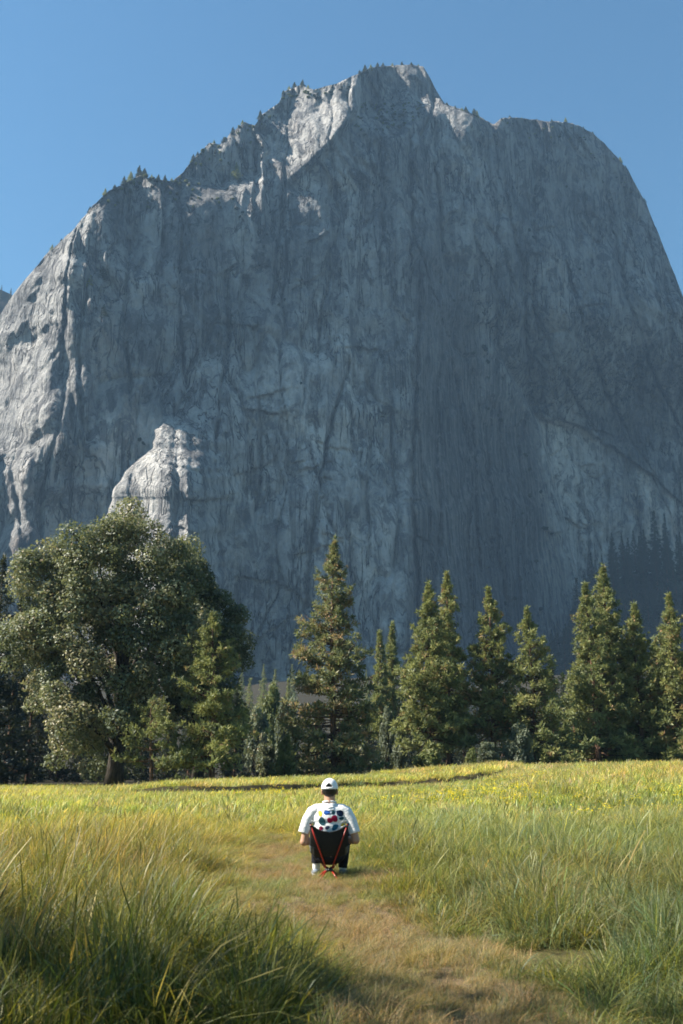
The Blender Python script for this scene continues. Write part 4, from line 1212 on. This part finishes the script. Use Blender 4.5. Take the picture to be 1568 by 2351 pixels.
for s in (-1, 1):
    hubp = (0.028 * s, -0.015, 0.105)
    # the back pole leaves the hub, bends a little and ends in the pocket at the top corner
    rod('back_pole', [hubp, (0.060 * s, -0.075, 0.20), (0.128 * s, -0.158, 0.385), (0.192 * s, -0.168, 0.556)], 0.0078, M['red_pole'])
    rod('corner_pocket', [(0.182 * s, -0.166, 0.525), (0.197 * s, -0.160, 0.572)], [0.013, 0.011], M['fabric'])
    rod('seat_pole', [hubp, (0.085 * s, 0.06, 0.165), (0.160 * s, 0.21, 0.25), (0.220 * s, 0.335, 0.333)], 0.0075, M['red_pole'])
    rod('seat_pocket', [(0.205 * s, 0.31, 0.316), (0.228 * s, 0.35, 0.342)], 0.012, M['fabric'])
    lg = rod('leg', [(0.020 * s, -0.02, 0.100), (0.060 * s, -0.085, 0.05), (0.102 * s, -0.150, 0.004)], 0.0078, M['red_pole'])
    rod('foot_cap', [(0.096 * s, -0.141, 0.011), (0.104 * s, -0.153, -0.002)], 0.0105, M['hub'], lg)
    lg = rod('leg', [(0.020 * s, 0.02, 0.100), (0.07 * s, 0.11, 0.055), (0.125 * s, 0.205, 0.004)], 0.0078, M['red_pole'])
    rod('foot_cap', [(0.120 * s, 0.197, 0.010), (0.127 * s, 0.207, -0.002)], 0.0105, M['hub'], lg)
hb = Bag()
hb.tube([(-0.040, -0.015, 0.103), (0.040, -0.015, 0.103)], 0.017, 10)
hb.tube([(0, -0.05, 0.100), (0, 0.05, 0.100)], 0.014, 10)
hb.tube([(-0.03, -0.03, 0.088), (0.03, 0.03, 0.118)], 0.013, 8)
hb.tube([(0.03, -0.03, 0.088), (-0.03, 0.03, 0.118)], 0.013, 8)
obj('hub', hb.mesh('hub'), M['hub'], chair, kind='stuff')

# ------------------------------------------------------------------ the person
def grow(name, bag, voxel=0.006, smooth=6, mat=None, parent=None, sub=False):
    """join the pieces into one continuous skin"""
    me = bag.mesh(name)
    o = bpy.data.objects.new(name, me)
    COL.objects.link(o)
    rm = o.modifiers.new('remesh', 'REMESH'); rm.mode = 'VOXEL'; rm.voxel_size = voxel; rm.use_smooth_shade = True
    sm = o.modifiers.new('smooth', 'SMOOTH'); sm.factor = 0.5; sm.iterations = smooth
    dg = bpy.context.evaluated_depsgraph_get()
    nm = bpy.data.meshes.new_from_object(o.evaluated_get(dg))
    nm.name = name
    o.modifiers.clear()
    o.data = nm
    bpy.data.meshes.remove(me)
    nm.polygons.foreach_set('use_smooth', np.ones(len(nm.polygons), bool))
    nm.materials.clear()
    nm.materials.append(mat)
    o.parent = parent
    return o


M['skin'] = plain('skin', (0.42, 0.235, 0.150), 0.5, 0.35, 0.06, 20)
g = NT('white_cotton')
oc = g.n('TexCoord').outputs['Object']
f1 = g.noise(g.mapping(oc, (1.0, 1.0, 2.2), (0, R(25), 0)), 11.0, 3, 0.5, 1.2)
M['shirt'] = g.done(g.pbr(g.mix(f1, (0.70, 0.695, 0.68), (0.74, 0.735, 0.72)), 0.9, 0.1, g.bump(f1, 0.03, 0.35)))
M['trousers'] = plain('black_trousers', (0.012, 0.013, 0.018), 0.8, 0.2, 0.2, 40)
M['sock'] = plain('white_sock', (0.74, 0.74, 0.73), 0.9, 0.1, 0.04, 60)
M['shoe'] = plain('blue_grey_shoe', (0.16, 0.20, 0.25), 0.65, 0.3, 0.15, 40)
M['sole'] = plain('pale_sole', (0.55, 0.56, 0.56), 0.7, 0.3)
M['hair'] = plain('black_hair', (0.008, 0.007, 0.007), 0.42, 0.5, 0.3, 80, 0.003)
M['cap'] = plain('white_cap', (0.78, 0.775, 0.76), 0.85, 0.1, 0.02, 40)

per = thing('person', 'person in white T-shirt and white cap sitting in the camp chair, seen from behind', 'person', CH, R(-3), 0.97)
HC = np.array([0.0, 0.055, 0.893])               # head centre
bd = Bag()
# trunk, neck, head
for c, r in (((0, 0.03, 0.25), (0.155, 0.12, 0.10)), ((0, 0.02, 0.36), (0.145, 0.105, 0.12)), ((0, 0.015, 0.50), (0.155, 0.105, 0.14)), ((0, 0.01, 0.62), (0.165, 0.10, 0.12)), ((0, 0.02, 0.69), (0.135, 0.070, 0.062))):
    bd.ball(c, r)
bd.tube([(0, 0.02, 0.69), (0, 0.025, 0.76), (0, 0.045, 0.84)], [0.075, 0.058, 0.060], 14)
bd.ball(HC + [0, 0, 0.01], (0.077, 0.095, 0.100))
bd.ball(HC + [0, 0.035, -0.055], (0.060, 0.062, 0.062))                       # jaw
bd.ball(HC + [0, 0.112, -0.022], (0.013, 0.018, 0.022))                       # nose
bd.ball(HC + [0, 0.098, -0.062], (0.026, 0.012, 0.009))                       # mouth
bd.ball(HC + [0, 0.085, -0.095], (0.022, 0.018, 0.016))                       # chin
for s in (-1, 1):
    bd.ball(HC + [s * 0.081, 0.005, -0.020], (0.011, 0.020, 0.031))           # ear
    bd.ball(HC + [s * 0.083, -0.004, -0.008], (0.010, 0.016, 0.018))
    bd.ball(HC + [s * 0.030, 0.085, 0.004], (0.018, 0.012, 0.010))            # brow and eye
    # arm: upper arm hangs out and down, forearm comes forward to the lap
    sh, el, wr = np.array([0.178 * s, 0.015, 0.672]), np.array([(0.272 + 0.008 * s) * s, -0.020, 0.385 + 0.010 * s]), np.array([0.135 * s, 0.200, 0.385])
    bd.tube([(0.11 * s, 0.015, 0.685), sh, 0.5 * (sh + el) + [0.012 * s, 0, 0.01], el, ], [0.050, 0.049, 0.044, 0.040], 12)
    bd.ball(el, (0.042, 0.042, 0.042))
    bd.tube([el, 0.6 * el + 0.4 * wr + [0.008 * s, 0, 0], 0.25 * el + 0.75 * wr, wr], [0.041, 0.043, 0.034, 0.027], 12)
    # hand on the lap: palm, four fingers, thumb
    pd_ = (wr - el) / np.linalg.norm(wr - el)
    pc = wr + pd_ * 0.045
    side = np.cross(pd_, [0, 0, 1.0]); side /= np.linalg.norm(side)
    bd.tube([wr, wr + pd_ * 0.03, wr + pd_ * 0.085], [0.027, 0.032, 0.034], 10)
    for q, (off, ln_) in enumerate(((-0.030, 0.062), (-0.010, 0.074), (0.010, 0.070), (0.030, 0.055))):
        b0 = wr + pd_ * 0.080 + side * off
        bd.tube([b0, b0 + pd_ * ln_ * 0.5 + [0, 0, -0.006], b0 + pd_ * ln_ * 0.85 + [0, 0, -0.026], b0 + pd_ * ln_ * 0.9 + [0, 0, -0.042]], [0.0095, 0.009, 0.0085, 0.007], 7)
    tb0 = wr + pd_ * 0.025 + side * (-0.026 * s if side[0] * s > 0 else 0.026 * s) * 1.0
    bd.tube([tb0, tb0 + pd_ * 0.035 - np.array([s * 0.020, 0, 0]), tb0 + pd_ * 0.068 - np.array([s * 0.022, 0, 0.012])], [0.012, 0.0105, 0.008], 7)
    # leg: thigh up to the knee, calf down to the ground in front
    hip, kn, an = np.array([0.085 * s, 0.06, 0.245]), np.array([0.150 * s, 0.400, 0.425]), np.array([(0.165 if s < 0 else 0.120) * s, 0.395, 0.075])
    bd.tube([hip, 0.5 * (hip + kn), kn], [0.082, 0.072, 0.054], 12)
    bd.ball(kn, (0.054, 0.054, 0.054))
    bd.tube([kn, 0.68 * kn + 0.32 * an + [0, -0.012, 0], an], [0.052, 0.052, 0.034], 12)
    bd.tube([an, an + [0, 0.02, -0.04], an + [s * 0.02, 0.15, -0.052]], [0.034, 0.033, 0.024], 10)
body = grow('body', bd, 0.0055, 5, M['skin'], per)

# trousers
tb_ = Bag()
tb_.ball((0, 0.045, 0.245), (0.172, 0.135, 0.105))
for s in (-1, 1):
    hip, kn, an = np.array([0.085 * s, 0.06, 0.245]), np.array([0.150 * s, 0.400, 0.425]), np.array([(0.165 if s < 0 else 0.120) * s, 0.395, 0.075])
    hem_t = 0.84 if s < 0 else 0.97
    tb_.tube([hip, 0.5 * (hip + kn), kn], [0.098, 0.086, 0.066], 14)
    tb_.ball(kn, (0.066, 0.066, 0.066))
    tb_.tube([kn, kn + (an - kn) * 0.3 + [0, -0.012, 0], kn + (an - kn) * hem_t], [0.065, 0.064, 0.056 if s < 0 else 0.05], 14)
grow('trousers', tb_, 0.007, 5, M['trousers'], per)
for s in (-1, 1):
    kn, an = np.array([0.150 * s, 0.400, 0.425]), np.array([(0.165 if s < 0 else 0.120) * s, 0.395, 0.075])
    sk = Bag()
    sk.tube([kn + (an - kn) * 0.52 + [0, -0.010, 0], kn + (an - kn) * 0.8, an, an + [0, 0.01, -0.02]], [0.052, 0.043, 0.039, 0.038], 14)
    obj('sock', sk.mesh('sock'), M['sock'], per)
    sh_ = Bag()
    for c, r in ((an + [0, -0.015, -0.035], (0.043, 0.052, 0.036)), (an + [s * 0.008, 0.06, -0.040], (0.046, 0.075, 0.034)), (an + [s * 0.018, 0.135, -0.048], (0.048, 0.062, 0.026))):
        sh_.ball(c, r)
    so = grow('shoe', sh_, 0.006, 4, M['shoe'], per)
    sl = Bag()
    th = np.linspace(0, 2 * math.pi, 28, endpoint=False)
    ox = np.cos(th) * (0.047 + 0.006 * np.sin(th)); oy = np.sin(th) * 0.132
    lo = np.stack([an[0] + s * 0.009 + ox, an[1] + 0.063 + oy, np.full(28, 0.001)], 1); hi_ = lo + [0, 0, 0.022]
    jj = np.arange(28); kk = (jj + 1) % 28
    sl.add(np.concatenate([lo, hi_, [lo.mean(0)], [hi_.mean(0)]]), np.stack([jj, kk, 28 + kk, 28 + jj], 1), np.concatenate([np.stack([kk, jj, np.full(28, 56)], 1), np.stack([28 + jj, 28 + kk, np.full(28, 57)], 1)]))
    obj('sole', sl.mesh('sole', False), M['sole'], so)

# T-shirt: boxy, with wide sleeves that end above the elbow
ts = Bag()
for c, r in (((0, 0.03, 0.30), (0.185, 0.140, 0.10)), ((0, 0.02, 0.40), (0.168, 0.132, 0.13)), ((0, 0.015, 0.52), (0.174, 0.128, 0.14)), ((0, 0.010, 0.61), (0.182, 0.122, 0.112)), ((0, 0.016, 0.680), (0.172, 0.095, 0.066)), ((0, 0.02, 0.735), (0.095, 0.082, 0.040))):
    ts.ball(c, r, None, 24, 16)
for s in (-1, 1):
    sh = np.array([0.175 * s, 0.014, 0.672])
    e = np.array([0.270 * s, -0.012, 0.462])
    ts.tube([(0.06 * s, 0.015, 0.700), (0.135 * s, 0.014, 0.692), sh, 0.55 * sh + 0.45 * e + [0.012 * s, 0, 0.012], e], [0.060, 0.066, 0.067, 0.060, 0.058], 18)
    for q in range(3):   # folds running from the sleeve into the back
        ts.tube([(0.215 * s, -0.075, 0.60 - 0.045 * q), (0.150 * s, -0.112, 0.585 - 0.05 * q), (0.085 * s, -0.120, 0.56 - 0.055 * q)], [0.002, 0.006, 0.002], 6)
for q in range(3):
    ts.tube([(-0.07, -0.058 - 0.012 * q, 0.735 - 0.026 * q), (0.0, -0.076 - 0.012 * q, 0.720 - 0.028 * q), (0.06, -0.060 - 0.012 * q, 0.735 - 0.026 * q)], [0.003, 0.009, 0.003], 6)
shirt = grow('t_shirt', ts, 0.006, 4, M['shirt'], per)
col_ = Bag()
th = np.linspace(0, 2 * math.pi, 25)
col_.tube(np.stack([0.068 * np.cos(th), 0.022 + 0.066 * np.sin(th), 0.772 - 0.012 * np.sin(th)], 1), 0.009, 8)
obj('collar', col_.mesh('collar'), M['shirt'], shirt)

# coloured shapes printed on the back of the shirt
def ink(name, c):
    return plain(name, c, 0.8, 0.15, 0.12, 90)
INK = {'yellow': ink('yellow_ink', (0.55, 0.38, 0.05)), 'blue': ink('blue_ink', (0.012, 0.065, 0.24)), 'teal': ink('teal_ink', (0.012, 0.055, 0.070)), 'navy': ink('navy_ink', (0.014, 0.026, 0.060)), 'sea': ink('sea_ink', (0.02, 0.11, 0.17)), 'red': ink('red_ink', (0.36, 0.012, 0.045)), 'crimson': ink('crimson_ink', (0.22, 0.012, 0.045))}
sv_ = np.empty(len(shirt.data.vertices) * 3, np.float32); shirt.data.vertices.foreach_get('co', sv_)
stree = bvhtree.BVHTree.FromPolygons([Vector(v) for v in sv_.reshape(-1, 3)], [tuple(p.vertices) for p in shirt.data.polygons])
def patch(cx, cz, rx, rz, ang, ink_name, bumpy=0.12, seed=0):
    rg_ = np.random.default_rng(seed)
    n, rings = 20, 4
    ph = rg_.uniform(0, 6.28, 3)
    V = []; ok = True
    th = np.linspace(0, 2 * math.pi, n, endpoint=False)
    rad = 1 + bumpy * np.sin(2 * th + ph[0]) * 0.6 + bumpy * np.sin(3 * th + ph[1]) * 0.6
    pts = [(0.0, 0.0)] + [(r * rad[i] * math.cos(th[i]), r * rad[i] * math.sin(th[i])) for r in np.linspace(1 / rings, 1, rings) for i in range(n)]
    for a, b2 in pts:
        x = cx + rx * a * math.cos(ang) - rz * b2 * math.sin(ang)
        z = cz + rx * a * math.sin(ang) + rz * b2 * math.cos(ang)
        hit = stree.ray_cast(Vector((x, -0.6, z)), Vector((0, 1, 0)))
        V.append((x, (hit[0].y if hit[0] is not None else -0.1) - 0.0022, z))
    t = [(0, 1 + i, 1 + (i + 1) % n) for i in range(n)]
    q = [(1 + r * n + i, 1 + (r + 1) * n + i, 1 + (r + 1) * n + (i + 1) % n, 1 + r * n + (i + 1) % n) for r in range(rings - 1) for i in range(n)]
    me = mesh_np('print_shape', np.array(V), [np.array(t), np.array(q)], None, True)
    o = obj('print_shape', me, INK[ink_name], shirt)
    return o
def spot(u, v, w, h, ang, ink_name, bumpy=0.12, seed=0):
    """u, v: pixels of the 300-pixel-wide close look at the back (1568 across)"""
    k_ = 0.00049
    return patch((u - 865) * k_ * 1.06, 0.604 - (v - 1105) * k_ * 1.02, w * k_ * 0.62, h * k_ * 0.60, ang, ink_name, bumpy, seed)
spot(692, 990, 76, 100, 0.0, 'yellow', 0.08, 1)
spot(828, 968, 112, 84, 0.0, 'blue', 0.08, 2)
spot(958, 968, 62, 74, 0.1, 'teal', 0.08, 3)
spot(1092, 985, 130, 105, -0.7, 'navy', 0.10, 4)
spot(732, 1145, 120, 142, 0.5, 'teal', 0.10, 5)
spot(890, 1125, 100, 92, 0.2, 'red', 0.12, 6)
spot(985, 1088, 112, 112, 0.3, 'red', 0.12, 7)
spot(1122, 1088, 80, 56, 0.2, 'teal', 0.1, 8)
spot(712, 1282, 78, 66, 0.1, 'crimson', 0.08, 9)
spot(840, 1268, 86, 58, 0.3, 'navy', 0.12, 10)
spot(995, 1262, 120, 92, 0.6, 'sea', 0.12, 11)
spot(1140, 1215, 62, 50, 0.5, 'yellow', 0.1, 12)

# hair: a close crop that ends in the nape
hr_ = Bag()
nu, nv = 36, 18
Vh = []
for i in range(nv + 1):
    for j in range(nu):
        a = 2 * math.pi * j / nu
        back = max(0.0, -math.sin(a))                     # 1 at the nape
        low = math.pi * (0.50 + 0.27 * back ** 0.8 - 0.10 * max(0.0, math.sin(a)))
        t = low * i / nv
        rr = np.array([0.083, 0.101, 0.106])
        Vh.append(HC + [0, 0, 0.01] + rr * [math.sin(t) * math.cos(a), math.sin(t) * math.sin(a), math.cos(t)])
ii = np.arange(nv)[:, None] * nu; jj = np.arange(nu)[None]; kk = (jj + 1) % nu
hr_.add(np.array(Vh), np.stack([ii + jj, ii + nu + jj, ii + nu + kk, ii + kk], -1).reshape(-1, 4))
ho = obj('hair', hr_.mesh('hair'), M['hair'], per)
so_ = ho.modifiers.new('thick', 'SOLIDIFY'); so_.thickness = 0.006; so_.offset = -1

# cap with its opening and strap at the back, peak to the front
cp = Bag()
nu, nv = 48, 16
rr = np.array([0.087, 0.108, 0.108])
cc = HC + [0, -0.002, 0.012]
Vc = []
for i in range(nv + 1):
    t = 0.02 + (math.pi * 0.495 - 0.02) * i / nv
    for j in range(nu):
        a = 2 * math.pi * j / nu
        Vc.append(cc + rr * [math.sin(t) ** 0.85 * math.cos(a), math.sin(t) ** 0.85 * math.sin(a), math.cos(t)])
Vc.append(cc + rr * [0, 0, 1.0])
Qc = []
for i in range(nv):
    for j in range(nu):
        a = 2 * math.pi * (j + 0.5) / nu
        da = abs((a - 1.5 * math.pi + math.pi) % (2 * math.pi) - math.pi)
        arch = 0.40 * math.sqrt(max(0.0, 1 - ((nv - 2.0 - i) / 4.2) ** 2)) if nv - 6 <= i <= nv - 3 else 0.0
        if da < arch:
            continue
        k2 = (j + 1) % nu
        Qc.append((i * nu + j, (i + 1) * nu + j, (i + 1) * nu + k2, i * nu + k2))
Tc = [(len(Vc) - 1, j, (j + 1) % nu) for j in range(nu)]
cp.add(np.array(Vc), np.array(Qc), np.array(Tc))
cap = obj('cap', cp.mesh('cap'), M['cap'], per)
so_ = cap.modifiers.new('thick', 'SOLIDIFY'); so_.thickness = 0.003; so_.offset = 1
pk = Bag()
us = np.linspace(-1, 1, 17); vsn = np.linspace(0, 1, 7)
Vp = []
for v_ in vsn:
    for u_ in us:
        a = math.pi / 2 + u_ * 0.95
        ext = 0.075 * v_ * math.cos(u_ * 0.95 * 0.9)
        Vp.append(cc + [rr[0] * math.cos(a), rr[1] * math.sin(a) + ext, 0.004 - 0.020 * v_ * v_ - 0.018 * u_ * u_ * v_])
ix = np.arange(len(Vp)).reshape(7, 17)
pk.add(np.array(Vp), np.stack([ix[:-1, :-1], ix[:-1, 1:], ix[1:, 1:], ix[1:, :-1]], -1).reshape(-1, 4))
po = obj('peak', pk.mesh('peak'), M['cap'], cap)
so_ = po.modifiers.new('thick', 'SOLIDIFY'); so_.thickness = 0.004
bt = Bag(); bt.ball(cc + [0, 0, rr[2] + 0.003], (0.008, 0.008, 0.005)); obj('button', bt.mesh('button'), M['cap'], cap)
bk_ = Bag(); bk_.ball(cc + [0.0, -rr[1] - 0.003, 0.012], (0.012, 0.003, 0.008)); obj('buckle', bk_.mesh('buckle'), M['cap'], cap)

# small white marker far off at the foot of the pines
b = base_at(836, 86)
mk = thing('marker_stake', 'tiny white forked marker at the foot of the ponderosa pine', 'marker', b)
M['white_paint'] = plain('white_paint', (0.78, 0.78, 0.76), 0.6, 0.3)
st = Bag(); st.tube([(0, 0, 0), (0, 0, 0.35)], 0.10, 8); obj('post', st.mesh('post'), M['white_paint'], mk)
for s in (-1, 1):
    st = Bag(); st.tube([(0.03 * s, 0, 0.33), (0.10 * s, 0, 0.62)], [0.06, 0.03], 6); obj('fork', st.mesh('fork'), M['white_paint'], mk)

# ------------------------------------------------------------------ the air
g = NT('hazy_air')
pv = g.n('VolumePrincipled', {'Color': (0.42, 0.68, 1.0, 1), 'Density': 0.00010, 'Anisotropy': 0.15, 'Density Attribute': ''})
g.link(pv.outputs[0], g.out.inputs['Volume'])
g.m.cycles.homogeneous_volume = True
hb_ = Bag()
x0, x1, y0, y1, z0, z1 = -2700, 2700, -60, 3700, -12, 905
hv_ = [(x, y, z) for z in (z0, z1) for y in (y0, y1) for x in (x0, x1)]
hb_.add(np.array(hv_, float), np.array([(0, 2, 3, 1), (4, 5, 7, 6), (0, 1, 5, 4), (2, 6, 7, 3), (0, 4, 6, 2), (1, 3, 7, 5)]))
obj('haze', hb_.mesh('haze', False), g.m, kind='stuff')
